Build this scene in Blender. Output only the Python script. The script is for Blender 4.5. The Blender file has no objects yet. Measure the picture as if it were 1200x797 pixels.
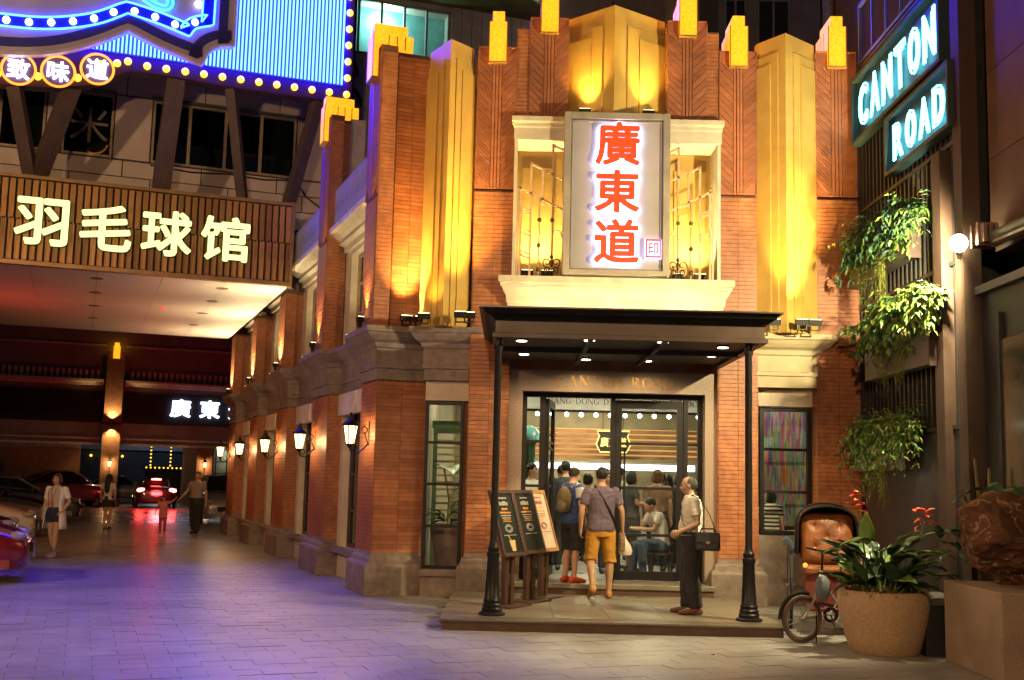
import bpy, bmesh, math, random
from mathutils import Vector, Matrix, noise
R_ = math.radians
random.seed(7)
sc = bpy.context.scene
col = sc.collection

# ---------------------------------------------------------------- camera
cam_d = bpy.data.cameras.new('camera'); cam = bpy.data.objects.new('camera', cam_d); col.objects.link(cam)
cam_d.sensor_width = 36.0; cam_d.lens = 1330 / 1200 * 36; cam_d.clip_end = 600; cam_d.clip_start = 0.05
_p, _r = math.atan(164.5 / 1330), 0.024
_F = Vector((0, math.cos(_p), math.sin(_p))); _U0 = Vector((0, -math.sin(_p), math.cos(_p))); _R0 = Vector((1, 0, 0))
_R = _R0 * math.cos(_r) + _U0 * math.sin(_r); _U = _U0 * math.cos(_r) - _R0 * math.sin(_r)
_m = Matrix((_R, _U, -_F)).transposed().to_4x4(); _m.translation = (0, 0, 1.7)
cam.matrix_world = _m
sc.camera = cam

# ---------------------------------------------------------------- night sky
world = bpy.data.worlds.new('World'); sc.world = world; world.use_nodes = True
_nt = world.node_tree
_sky = _nt.nodes.new('ShaderNodeTexSky'); _sky.sky_type = 'NISHITA'; _sky.sun_disc = False
_sky.sun_elevation = R_(-4.0); _sky.sun_rotation = R_(150)
_bg = _nt.nodes['Background']; _bg.inputs[1].default_value = 0.15
_nt.links.new(_sky.outputs[0], _bg.inputs[0])
sc.view_settings.view_transform = 'Standard'; sc.view_settings.look = 'None'
sc.view_settings.gamma = 1.0; sc.view_settings.exposure = 0.0; sc.view_settings.use_curve_mapping = False
sc.render.engine = 'CYCLES'
cy = sc.cycles
cy.use_denoising = True; cy.max_bounces = 6; cy.diffuse_bounces = 3; cy.glossy_bounces = 3
cy.transmission_bounces = 4; cy.transparent_max_bounces = 12
cy.sample_clamp_indirect = 2.0; cy.sample_clamp_direct = 0; cy.caustics_reflective = False; cy.caustics_refractive = False

# ---------------------------------------------------------------- helpers
I4 = Matrix.Identity(4)
ANG = R_(20.6)
SM = Matrix.Translation((-2.04, 16.6, 0)) @ Matrix.Rotation(ANG, 4, 'Z')   # side-street frame: x across, y along the street
def TR(x, y, z, rz=0): return Matrix.Translation((x, y, z)) @ Matrix.Rotation(rz, 4, 'Z')
MW = {}

class MB:
    def __init__(s): s.v = []; s.f = []
    def add(s, vs, fs):
        b = len(s.v); s.v += [tuple(v) for v in vs]; s.f += [tuple(b + i for i in f) for f in fs]; return s
    def box(s, x0, x1, y0, y1, z0, z1):
        if x0 > x1: x0, x1 = x1, x0
        if y0 > y1: y0, y1 = y1, y0
        if z0 > z1: z0, z1 = z1, z0
        return s.add([(x0,y0,z0),(x1,y0,z0),(x1,y1,z0),(x0,y1,z0),(x0,y0,z1),(x1,y0,z1),(x1,y1,z1),(x0,y1,z1)],
                     [(0,3,2,1),(4,5,6,7),(0,1,5,4),(1,2,6,5),(2,3,7,6),(3,0,4,7)])
    def bar(s, p, q, w, h=None, up=(0,0,1)):
        p = Vector(p); q = Vector(q); h = h or w; d = (q - p).normalized(); u = Vector(up)
        if abs(d.dot(u)) > .98: u = Vector((1,0,0))
        a = d.cross(u).normalized() * (w / 2); b = a.cross(d).normalized() * (h / 2)
        vs = [p-a-b, p+a-b, p+a+b, p-a+b, q-a-b, q+a-b, q+a+b, q-a+b]
        return s.add(vs, [(0,1,2,3)[::-1], (4,5,6,7), (0,1,5,4), (1,2,6,5), (2,3,7,6), (3,0,4,7)])
    def loft(s, rings, cap=True, closed=False):
        n = len(rings[0]); vs = [p for r in rings for p in r]; fs = []
        m = len(rings)
        for i in range(m if closed else m - 1):
            j = (i + 1) % m
            for k in range(n):
                l = (k + 1) % n
                fs.append((i*n+k, i*n+l, j*n+l, j*n+k))
        if cap and not closed:
            fs.append(tuple(range(n))[::-1]); fs.append(tuple((m-1)*n + k for k in range(n)))
        return s.add(vs, fs)
    def tube(s, pts, r, n=8, closed=False, cap=True, flat=1.0):
        pts = [Vector(p) for p in pts]; m = len(pts)
        rr = r if isinstance(r, (list, tuple)) else [r] * m
        rings = []; ref = None
        for i, p in enumerate(pts):
            if closed: d = pts[(i+1) % m] - pts[i-1]
            else: d = pts[min(i+1, m-1)] - pts[max(i-1, 0)]
            if d.length < 1e-9: d = Vector((0,0,1))
            d.normalize()
            if ref is None:
                ref = Vector((0,0,1)) if abs(d.z) < .9 else Vector((1,0,0))
            a = (ref - d * ref.dot(d)); a = a.normalized() if a.length > 1e-6 else d.orthogonal().normalized()
            ref = a; b = d.cross(a)
            rings.append([p + (a * math.cos(2*math.pi*k/n) + b * (math.sin(2*math.pi*k/n) * flat)) * rr[i] for k in range(n)])
        return s.loft(rings, cap, closed)
    def lathe(s, prof, c=(0,0,0), n=16, cap=True):
        return s.loft([[(c[0] + r*math.cos(2*math.pi*k/n), c[1] + r*math.sin(2*math.pi*k/n), c[2] + z) for k in range(n)] for r, z in prof], cap)
    def disc_y(s, c, r0, r1, y0, y1, n=24):      # ring lying in a plane y = const
        def rg(r, y): return [(c[0] + r*math.cos(2*math.pi*k/n), y, c[1] + r*math.sin(2*math.pi*k/n)) for k in range(n)]
        if r0 <= 0: return s.loft([rg(r1, y0), rg(r1, y1)])
        return s.loft([rg(r0, y0), rg(r1, y0), rg(r1, y1), rg(r0, y1)], closed=True)
    def extr(s, poly, a, b, axis='y'):
        n = len(poly)
        f = {'y': lambda p, t: (p[0], t, p[1]), 'x': lambda p, t: (t, p[0], p[1]), 'z': lambda p, t: (p[0], p[1], t)}[axis]
        return s.add([f(p, a) for p in poly] + [f(p, b) for p in poly],
                     [tuple(range(n)), tuple(range(2*n-1, n-1, -1))] + [(i, n+i, n+(i+1) % n, (i+1) % n) for i in range(n)])
    def ball(s, c, r, nu=10, nv=7, sc_=(1,1,1)):
        rings = []
        for j in range(1, nv):
            a = math.pi * j / nv
            rings.append([(c[0] + r*sc_[0]*math.sin(a)*math.cos(2*math.pi*k/nu), c[1] + r*sc_[1]*math.sin(a)*math.sin(2*math.pi*k/nu), c[2] - r*sc_[2]*math.cos(a)) for k in range(nu)])
        b = len(s.v); s.loft(rings, cap=False)
        t = len(s.v); s.v += [(c[0], c[1], c[2] - r*sc_[2]), (c[0], c[1], c[2] + r*sc_[2])]
        for k in range(nu):
            s.f.append((t, b + (k+1) % nu, b + k)); s.f.append((t+1, b + (nv-2)*nu + k, b + (nv-2)*nu + (k+1) % nu))
        return s
    def mould(s, path, prof):                     # prof [(offset, z)], outward is the left of the path
        P = [Vector(p).to_2d() for p in path]; n = len(P); N = []
        for i in range(n):
            ds = []
            if i > 0: ds.append((P[i] - P[i-1]).normalized())
            if i < n-1: ds.append((P[i+1] - P[i]).normalized())
            ns = [Vector((-d.y, d.x)) for d in ds]
            if len(ns) == 1: N.append(ns[0])
            else:
                m = (ns[0] + ns[1]); m = m / max(.3, (1 + ns[0].dot(ns[1]))); N.append(m)
        rings = [[(P[i].x + N[i].x*o, P[i].y + N[i].y*o, z) for o, z in prof] for i in range(n)]
        return s.loft(rings)
    def xf(s, M): s.v = [tuple(M @ Vector(v)) for v in s.v]; return s
    def mesh(s, name):
        me = bpy.data.meshes.new(name); me.from_pydata(s.v, [], s.f)
        bm = bmesh.new(); bm.from_mesh(me); bmesh.ops.recalc_face_normals(bm, faces=bm.faces); bm.to_mesh(me); bm.free()
        return me

def link(o, parent=None, frame=I4, local=False):
    col.objects.link(o)
    o.matrix_basis = frame
    if parent is not None:
        o.parent = parent
        if not local: o.matrix_parent_inverse = MW.get(parent.name, I4).inverted()
    MW[o.name] = frame.copy()
    return o
def obj(name, mb, m, parent=None, frame=I4, smooth=False, bevel=0, kind=None):
    me = mb if isinstance(mb, bpy.types.Mesh) else mb.mesh(name)
    if m is not None and not me.materials: me.materials.append(m)
    if smooth:
        me.polygons.foreach_set('use_smooth', [True] * len(me.polygons))
        if smooth != 'all':
            try: me.set_sharp_from_angle(angle=R_(40))
            except Exception: pass
    o = bpy.data.objects.new(name, me); link(o, parent, frame)
    if bevel:
        b = o.modifiers.new('bevel', 'BEVEL'); b.width = bevel; b.segments = 2; b.limit_method = 'ANGLE'
    if kind: o['kind'] = kind
    return o
def tag(o, label, cat, group=None):
    o['label'] = label; o['category'] = cat
    if group: o['group'] = group
    return o
def thing(name, label, cat, frame=I4, group=None):
    o = bpy.data.objects.new(name, None); o.empty_display_size = .1
    link(o, None, frame)
    return tag(o, label, cat, group)
def copy_tree(o, parent=None):
    c = o.copy(); col.objects.link(c)
    if parent is not None: c.parent = parent
    for ch in list(o.children): copy_tree(ch, c)
    MW[c.name] = c.matrix_basis.copy()
    return c

# ---------------------------------------------------------------- materials
MATS = {}
def mat(name, c, rough=.6, c2=None, scale=6.0, bump=0.0, bscale=None, metal=0.0, rand=0.0, detail=4, coat=0.0, stretch=None, spec=.5, sheen=0, world=False, patch=0.0, pscale=.7):
    if name in MATS: return MATS[name]
    m = bpy.data.materials.new(name); m.use_nodes = True; nt = m.node_tree; P = nt.nodes['Principled BSDF']
    P.inputs['Roughness'].default_value = rough; P.inputs['Metallic'].default_value = metal
    P.inputs['Specular IOR Level'].default_value = spec
    if coat: P.inputs['Coat Weight'].default_value = coat
    tc = nt.nodes.new('ShaderNodeTexCoord'); src = tc.outputs['Object']
    if world: src = nt.nodes.new('ShaderNodeNewGeometry').outputs['Position']
    src0 = src
    if stretch:
        mp = nt.nodes.new('ShaderNodeMapping'); mp.inputs['Scale'].default_value = stretch
        nt.links.new(src, mp.inputs[0]); src = mp.outputs[0]
    c2 = c2 or tuple(x * .72 for x in c)
    nz = nt.nodes.new('ShaderNodeTexNoise'); nz.inputs['Scale'].default_value = scale; nz.inputs['Detail'].default_value = detail
    nt.links.new(src, nz.inputs['Vector'])
    mx = nt.nodes.new('ShaderNodeMix'); mx.data_type = 'RGBA'
    mx.inputs[6].default_value = (*c2, 1); mx.inputs[7].default_value = (*c, 1)
    rp = nt.nodes.new('ShaderNodeValToRGB'); rp.color_ramp.elements[0].position = .32; rp.color_ramp.elements[1].position = .66
    nt.links.new(nz.outputs[0], rp.inputs[0]); nt.links.new(rp.outputs[0], mx.inputs[0])
    out = mx.outputs[2]
    if patch:                                       # large uneven soiling
        n2 = nt.nodes.new('ShaderNodeTexNoise'); n2.inputs['Scale'].default_value = pscale; n2.inputs['Detail'].default_value = 7; n2.inputs['Roughness'].default_value = .65
        nt.links.new(src0, n2.inputs['Vector'])
        r2 = nt.nodes.new('ShaderNodeMapRange'); r2.inputs[1].default_value = .3; r2.inputs[2].default_value = .7; r2.inputs[3].default_value = 1 - patch; r2.inputs[4].default_value = 1 + patch * .4
        h2 = nt.nodes.new('ShaderNodeHueSaturation'); nt.links.new(n2.outputs[0], r2.inputs[0]); nt.links.new(r2.outputs[0], h2.inputs['Value']); nt.links.new(out, h2.inputs['Color']); out = h2.outputs[0]
    if rand:
        oi = nt.nodes.new('ShaderNodeObjectInfo'); hs = nt.nodes.new('ShaderNodeHueSaturation')
        mr = nt.nodes.new('ShaderNodeMapRange'); mr.inputs[3].default_value = 1 - rand; mr.inputs[4].default_value = 1 + rand
        nt.links.new(oi.outputs['Random'], mr.inputs[0]); nt.links.new(mr.outputs[0], hs.inputs['Value']); nt.links.new(out, hs.inputs['Color']); out = hs.outputs[0]
    nt.links.new(out, P.inputs['Base Color'])
    if bump:
        nb = nt.nodes.new('ShaderNodeTexNoise'); nb.inputs['Scale'].default_value = bscale or scale * 4; nb.inputs['Detail'].default_value = 5
        nt.links.new(src, nb.inputs['Vector'])
        bp = nt.nodes.new('ShaderNodeBump'); bp.inputs['Strength'].default_value = bump; bp.inputs['Distance'].default_value = .02
        nt.links.new(nb.outputs[0], bp.inputs['Height']); nt.links.new(bp.outputs[0], P.inputs['Normal'])
        mr2 = nt.nodes.new('ShaderNodeMapRange'); mr2.inputs[3].default_value = max(.05, rough - .12); mr2.inputs[4].default_value = min(1, rough + .12)
        nt.links.new(nz.outputs[0], mr2.inputs[0]); nt.links.new(mr2.outputs[0], P.inputs['Roughness'])
    MATS[name] = m
    return m
def emis(name, c, s, c2=None, scale=8):
    if name in MATS: return MATS[name]
    m = bpy.data.materials.new(name); m.use_nodes = True; nt = m.node_tree; P = nt.nodes['Principled BSDF']
    P.inputs['Base Color'].default_value = (*[x * .5 for x in c], 1); P.inputs['Roughness'].default_value = .4
    P.inputs['Emission Color'].default_value = (*c, 1); P.inputs['Emission Strength'].default_value = s
    if c2:
        tc = nt.nodes.new('ShaderNodeTexCoord'); nz = nt.nodes.new('ShaderNodeTexNoise'); nz.inputs['Scale'].default_value = scale; nz.inputs['Detail'].default_value = 6
        rp = nt.nodes.new('ShaderNodeValToRGB'); rp.color_ramp.elements[0].color = (*c2, 1); rp.color_ramp.elements[1].color = (*c, 1)
        rp.color_ramp.elements[0].position = .35; rp.color_ramp.elements[1].position = .65
        nt.links.new(tc.outputs['Object'], nz.inputs[0]); nt.links.new(nz.outputs[0], rp.inputs[0]); nt.links.new(rp.outputs[0], P.inputs['Emission Color'])
    MATS[name] = m
    return m
def glass(name, tint=(.92,.95,.95), refl=.10, dark=0.0):
    if name in MATS: return MATS[name]
    m = bpy.data.materials.new(name); m.use_nodes = True; nt = m.node_tree
    for n in list(nt.nodes):
        if n.type == 'BSDF_PRINCIPLED': nt.nodes.remove(n)
    t = nt.nodes.new('ShaderNodeBsdfTransparent'); t.inputs[0].default_value = (*tint, 1)
    g = nt.nodes.new('ShaderNodeBsdfGlossy'); g.inputs['Roughness'].default_value = .03
    lw = nt.nodes.new('ShaderNodeLayerWeight'); lw.inputs[0].default_value = .25
    mr = nt.nodes.new('ShaderNodeMapRange'); mr.inputs[3].default_value = refl * .5; mr.inputs[4].default_value = min(1, refl * 6)
    mx = nt.nodes.new('ShaderNodeMixShader')
    nt.links.new(lw.outputs['Fresnel'], mr.inputs[0]); nt.links.new(mr.outputs[0], mx.inputs[0])
    nt.links.new(t.outputs[0], mx.inputs[1]); nt.links.new(g.outputs[0], mx.inputs[2])
    nt.links.new(mx.outputs[0], nt.nodes['Material Output'].inputs[0])
    MATS[name] = m
    return m

BRICK = mat('terracotta_tile', (.43,.162,.060), .5, (.33,.115,.042), 9, .12, 60, rand=.2, world=True, patch=.35, pscale=1.3)
BRICKS = mat('terracotta_tile_run', (.43,.162,.060), .5, (.30,.10,.036), 11, .12, 60, world=True, patch=.35, pscale=1.3)
GROUT = mat('grout', (.15,.066,.038), .9, scale=20)
CHEV = mat('chevron_terracotta', (.36,.125,.05), .6, (.27,.085,.033), 5, .25, 45, patch=.3, world=True, rand=.14, stretch=(1,1,3))
GOLD = mat('gold_paint', (.62,.40,.10), .40, (.54,.33,.075), 1.6, .10, 22, patch=.22, pscale=1.8)
CREAM = mat('cream_render', (.64,.56,.42), .7, (.54,.46,.33), 5, .2, 40, patch=.22, pscale=1.6)
STONE = mat('grey_brown_stone', (.27,.21,.165), .75, (.18,.138,.108), 9, .4, 45, patch=.4, pscale=1.1)
GRANITE = mat('speckled_granite', (.34,.25,.18), .55, (.20,.145,.105), 55, .12, 120)
BLACK = mat('black_metal', (.012,.0105,.010), .42, scale=12, bump=.04, spec=.25)
DWOOD = mat('dark_wood', (.075,.035,.018), .45, (.035,.016,.009), 5, .1, 30, stretch=(6,6,1))
DARK = mat('dark_wall', (.03,.028,.028), .75, scale=3, bump=.1)
PANE = glass('window_glass', refl=.05)
DPANE = glass('dim_window_glass', (.55,.6,.6), .14)
ORANGE_LAMP = emis('amber_lamp_panel', (1.0,.40,.016), 1.6, (1.0,.27,.006), 28)
WARMB = emis('warm_bulb', (1.0,.72,.36), 9)
WHITEB = emis('white_bulb', (1.0,.93,.78), 14)

def spot(name, loc, target, power, color, deg=70, blend=.6, rad=.04, parent=None, frame=I4):
    l = bpy.data.lights.new(name, 'SPOT'); l.energy = power; l.color = color; l.spot_size = R_(deg); l.spot_blend = blend; l.shadow_soft_size = rad
    o = bpy.data.objects.new(name, l)
    d = Vector(target) - Vector(loc)
    M = Matrix.Translation(loc) @ d.to_track_quat('-Z', 'Y').to_matrix().to_4x4()
    return link(o, parent, frame @ M)
def point(name, loc, power, color, rad=.05, parent=None, frame=I4):
    l = bpy.data.lights.new(name, 'POINT'); l.energy = power; l.color = color; l.shadow_soft_size = rad
    o = bpy.data.objects.new(name, l)
    return link(o, parent, frame @ Matrix.Translation(loc))

# ---- lettering
_work = bpy.data.scenes.new('work')                # small side scene in which modifiers and text are evaluated
def bake(o):
    _work.collection.objects.link(o)
    with bpy.context.temp_override(scene=_work, view_layer=_work.view_layers[0]):
        dg = bpy.context.evaluated_depsgraph_get(); dg.update()
        me = bpy.data.meshes.new_from_object(o.evaluated_get(dg))
    bpy.data.objects.remove(o)
    return me
def text_mesh(s, size=1.0, extrude=.02, offset=0.0, align='CENTER', spacing=1.0, bevel=0.0, fill=True):
    c = bpy.data.curves.new('txt', 'FONT'); c.body = s; c.size = size; c.extrude = extrude; c.offset = offset
    c.align_x = align; c.align_y = 'CENTER'; c.space_character = spacing; c.resolution_u = 3
    if not fill: c.fill_mode = 'NONE'; c.bevel_depth = bevel; c.bevel_resolution = 1; c.extrude = 0
    elif bevel: c.bevel_depth = bevel
    o = bpy.data.objects.new('txt', c)
    me = bake(o); bpy.data.curves.remove(c)
    me.materials.clear()
    return me
UPR = Matrix.Rotation(math.pi / 2, 4, 'X')       # text plane stood upright, read from -y
def text_obj(name, s, size, m, frame, parent=None, fit=None, bold=0.0, **k):
    me = text_mesh(s, size, **k)
    if bold:                                        # heavier weight: the same glyph struck several times around itself
        bm = bmesh.new()
        for i in range(8):
            c = me.copy(); c.transform(Matrix.Translation((bold*math.cos(math.pi*i/4), bold*math.sin(math.pi*i/4), .0006*i))); bm.from_mesh(c); bpy.data.meshes.remove(c)
        bm.to_mesh(me); bm.free()
    if fit and len(me.vertices):                    # centre on the glyph and stretch to fit (w, h)
        xs = [v.co.x for v in me.vertices]; ys = [v.co.y for v in me.vertices]
        cx, cy_, w, h = (min(xs)+max(xs))/2, (min(ys)+max(ys))/2, max(xs)-min(xs), max(ys)-min(ys)
        me.transform(Matrix.Diagonal((fit[0]/w, fit[1]/h, 1, 1)) @ Matrix.Translation((-cx, -cy_, 0)))
    me.transform(UPR)
    return obj(name, me, m, parent, frame)

SERIF = {
 'C': [('a',.45,.5,.36,.47,48,312),('l',.70,.70,.70,.95,.04)],
 'G': [('a',.45,.5,.36,.47,48,312),('l',.70,.70,.70,.95,.04),('l',.72,.06,.72,.42,.10),('l',.56,.42,.88,.42,.04)],
 'A': [('l',.08,0,.42,1,.05),('l',.40,1,.80,0,.13),('l',.2,.33,.66,.33,.045),('l',-.03,.02,.19,.02,.04),('l',.66,.02,.96,.02,.04)],
 'N': [('l',.14,0,.14,1,.05),('l',.14,.98,.80,.02,.13),('l',.80,0,.80,1,.05),('l',.0,.02,.28,.02,.04),('l',.0,.98,.2,.98,.04),('l',.66,.98,.94,.98,.04)],
 'T': [('l',.42,0,.42,1,.12),('l',.04,.97,.80,.97,.05),('l',.05,.78,.05,.98,.04),('l',.79,.78,.79,.98,.04),('l',.27,.02,.57,.02,.04)],
 'O': [('a',.47,.5,.38,.47,0,360)],
 'R': [('l',.18,0,.18,1,.12),('a',.20,.74,.40,.235,92,-92),('l',.34,.5,.78,.02,.12),('l',.04,.02,.33,.02,.04),('l',.04,.98,.22,.98,.04),('l',.72,.02,.92,.02,.04)],
 'D': [('l',.18,0,.18,1,.12),('a',.20,.5,.55,.475,92,-92),('l',.04,.02,.22,.02,.04),('l',.04,.98,.22,.98,.04)],
 'U': [('l',.18,.28,.18,1,.12),('a',.45,.30,.27,.28,180,360),('l',.72,.28,.72,1,.05),('l',.04,.98,.32,.98,.04),('l',.6,.98,.86,.98,.04)],
}
def serif_mb(s, h, depth, gap=.12):
    mb = MB(); x = 0.0
    for ch in s:
        if ch == ' ': x += .62 * h; continue
        for i, g in enumerate(SERIF[ch]):
            y0 = -depth * (1 + .02 * i)
            if g[0] == 'l':
                _, ax, ay, bx, by, w = g; a = Vector((ax, ay)); b = Vector((bx, by)); d = (b - a).normalized(); n = Vector((-d.y, d.x)) * w / 2
                poly = [((x + p.x*h), p.y*h) for p in (a-n, b-n, b+n, a+n)]
                mb.extr(poly, y0, 0, 'y')
            else:
                _, cx, cy_, rx, ry, a0, a1 = g; N = 18; rings = []
                for k in range(N + 1):
                    a = R_(a0 + (a1 - a0) * k / N); w = .025 + .05 * abs(math.cos(a)) ** 1.5
                    rings.append([(x + (cx + (rx + e*w)*math.cos(a))*h, y, (cy_ + (ry + e*w*.7)*math.sin(a))*h) for e, y in ((-1, 0), (1, 0), (1, y0), (-1, y0))])
                mb.loft(rings)
        x += (.84 + gap) * h
    return mb, x

# ================================================================ ground
PAVE = mat('granite_paver', (.32,.305,.29), .36, (.26,.247,.236), 4, .12, 60, rand=.09, world=True, patch=.45, pscale=.55)
PAVE2 = mat('granite_paver_run', (.32,.305,.29), .36, (.26,.247,.236), 4, .12, 60, world=True, patch=.45, pscale=.55)
def far_ground_mat():
    m = mat('street_paving', (.17,.16,.155), .27, (.12,.115,.11), 1.2, .1, 60)
    nt = m.node_tree; P = nt.nodes['Principled BSDF']
    tc = nt.nodes.new('ShaderNodeTexCoord'); br = nt.nodes.new('ShaderNodeTexBrick'); br.inputs['Scale'].default_value = 1.0
    br.inputs['Brick Width'].default_value = .72; br.inputs['Row Height'].default_value = .28; br.inputs['Mortar Size'].default_value = .008
    br.inputs['Color1'].default_value = (.18,.17,.165,1); br.inputs['Color2'].default_value = (.14,.133,.13,1); br.inputs['Mortar'].default_value = (.05,.048,.045,1)
    mp = nt.nodes.new('ShaderNodeMapping'); mp.inputs['Rotation'].default_value = (0, 0, -ANG)
    nt.links.new(tc.outputs['Object'], mp.inputs[0]); nt.links.new(mp.outputs[0], br.inputs[0]); nt.links.new(br.outputs[0], P.inputs['Base Color'])
    return m
ground = obj('ground', MB().add([(-300,-300,-.03),(300,-300,-.03),(300,300,-.03),(-300,300,-.03)], [(0,1,2,3)]), mat('street_asphalt', (.05,.05,.05), .8, scale=4)); ground['kind'] = 'structure'
def cam_px(w):
    d = Vector(w) - Vector((0,0,1.7)); z = d.dot(_F)
    return (600 + 1330*d.dot(_R)/z, 398.5 - 1330*d.dot(_U)/z, z) if z > .2 else (-1e4, 0, z)
pavement = obj('pavement', MB().box(-9,12,-14,24,-.026,-.012), mat('paving_joint', (.11,.105,.10), .9, scale=3), None, SM); pavement['kind'] = 'structure'
far_road = obj('road', MB().box(-30,30,24.003,120,-.026,0), far_ground_mat(), None, SM); far_road['kind'] = 'structure'
PT, PS = .46, .27
paver_mesh = MB().box(-PT/2+.0025, PT/2-.0025, -PS/2+.0025, PS/2-.0025, -.02, 0).mesh('paver'); paver_mesh.materials.append(PAVE)
cells = []
for j in range(int(38 / PS)):
    for i in range(int(21 / PT)):
        t = -9 + PT*(i + .5) + (PT/2 if j % 2 else 0); s = -14 + PS*(j + .5)
        if t > 12 - PT/2 or s > 24 - PS/2: continue
        w = SM @ Vector((t, s, 0)); u, v, z = cam_px(w)
        cells.append(((z if (20 < u < 1180 and 400 < v < 790) else 1e5 + z), t, s, w))
cells.sort(key=lambda c: c[0])
rest = MB()
for n, (k, t, s, w) in enumerate(cells):
    dz = random.uniform(-.0025, .0015)
    if -.75 < w.x < 3.2 and w.y > 13.25: continue
    if n < 300:
        o = bpy.data.objects.new('paver', paver_mesh); col.objects.link(o); o.parent = pavement
        o.location = (t, s, dz); o.rotation_euler = (random.uniform(-.004,.004), random.uniform(-.004,.004), random.uniform(-.004,.004))
    else:
        x0, x1, y0, y1 = t-PT/2+.0025, t+PT/2-.0025, s-PS/2+.0025, s+PS/2-.0025
        rest.add([(x0,y0,dz),(x1,y0,dz),(x1,y1,dz),(x0,y1,dz),(x0,y0,-.012),(x1,y0,-.012),(x1,y1,-.012),(x0,y1,-.012)], [(0,1,2,3),(0,4,5,1),(1,5,6,2),(2,6,7,3),(3,7,4,0)])
obj('paver_field', rest, PAVE2, pavement, SM, kind='stuff')
mh = thing('manhole_cover', 'round brown manhole cover set in the paving before the entrance step', 'manhole cover', TR(2.45, 12.1, 0))
obj('rim', MB().lathe([(.30,.0),(.30,.006),(.27,.008),(.27,.002)], n=28), mat('manhole_iron', (.11,.075,.05), .55, (.06,.04,.03), 30, .3, 60), mh)
_b = MB().lathe([(.265,.0),(.265,.004)], n=28)
for k in range(-5, 6):
    L = math.sqrt(max(0, .25**2 - (k*.045)**2)); _b.box(-L, L, k*.045-.012, k*.045+.012, .004, .008)
obj('lid', _b, MATS['manhole_iron'], mh)

for i, (x, y, w, c) in enumerate(((-5.6, 15.9, .05, 'crumpled white paper scrap lying on the paving near the parked cars'), (-4.4, 12.6, .035, 'small pale cigarette packet scrap on the blue lit paving'), (-1.5, 13.4, .03, 'tiny white wrapper on the paving near the corner pier'), (2.1, 11.7, .03, 'dark leaf scrap on the paving beside the manhole cover'))):
    _r = random.Random(i); tag(obj('litter', MB().add([(x + w*_r.uniform(-1,1), y + w*_r.uniform(-1,1), .004 + .02*_r.random()) for _ in range(5)], [(0,1,2),(0,2,3),(0,3,4),(1,2,4)]), mat('litter_%d' % i, (.6,.58,.55) if i < 3 else (.05,.035,.02), .7)), c, 'litter')

# ================================================================ the restaurant building
bld = thing('restaurant_building', 'art deco restaurant of terracotta tile piers and gold canted fins with amber lamps on top', 'building', TR(1.5, 16.6, 0))
BRH = .063
brick_n = 0
brick_meshes = {}
def brick_face(parent, frame, x0, x1, z0, z1, y, cols=2, own=False, stuff=None):
    """stack-bonded tiles on a face whose outside is -y of its frame"""
    global brick_n
    rows = int((z1 - z0) / BRH); w = (x1 - x0) / cols
    for r in range(rows):
        for c in range(cols):
            xc = x0 + (c + .5) * w; zc = z0 + (r + .5) * BRH
            if own and brick_n < 300:
                key = round(w, 3)
                if key not in brick_meshes:
                    me = MB().box(-w/2+.003, w/2-.003, -.012, .004, -BRH/2+.003, BRH/2-.003).mesh('brick'); me.materials.append(BRICK); brick_meshes[key] = me
                o = bpy.data.objects.new('brick', brick_meshes[key]); link(o, parent, frame @ TR(xc, y - random.uniform(0, .002), zc, random.uniform(-.004,.004))); brick_n += 1
            else:
                dy = random.uniform(0, .002)
                b = MB().box(xc-w/2+.003, xc+w/2-.003, y-.012-dy, y+.004, zc-BRH/2+.003, zc+BRH/2-.003); b.xf(frame)
                stuff.add(b.v, b.f)
tiles_far = MB()
ROT_L = Matrix.Rotation(-math.pi/2, 4, 'Z')    # face looking to -x : local x runs along -y
ROT_R = Matrix.Rotation(math.pi/2, 4, 'Z')     # face looking to +x
def face_left(F, x, ya, yb):  return F @ Matrix.Translation((x, yb, 0)) @ ROT_L, 0, yb - ya   # outside -x
def face_right(F, x, ya, yb): return F @ Matrix.Translation((x, ya, 0)) @ ROT_R, 0, yb - ya
def pier(name, F, x0, x1, y0, y1, z0, z1, cols=2, own=False, left=True, right=True, own_left=False, side_cols=2):
    p = obj(name, MB().box(x0, x1, y0, y1, z0, z1), GROUT, bld, F)
    brick_face(p, F, x0, x1, z0, z1, y0, cols, own, tiles_far)
    if left:
        f, a, b = face_left(F, x0, y0, y1); brick_face(p, f, a, b, z0, z1, 0, side_cols, own_left, tiles_far)
    if right:
        f, a, b = face_right(F, x1, y0, y1); brick_face(p, f, a, b, z0, z1, 0, side_cols, False, tiles_far)
    return p
chev_meshes = {}
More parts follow.
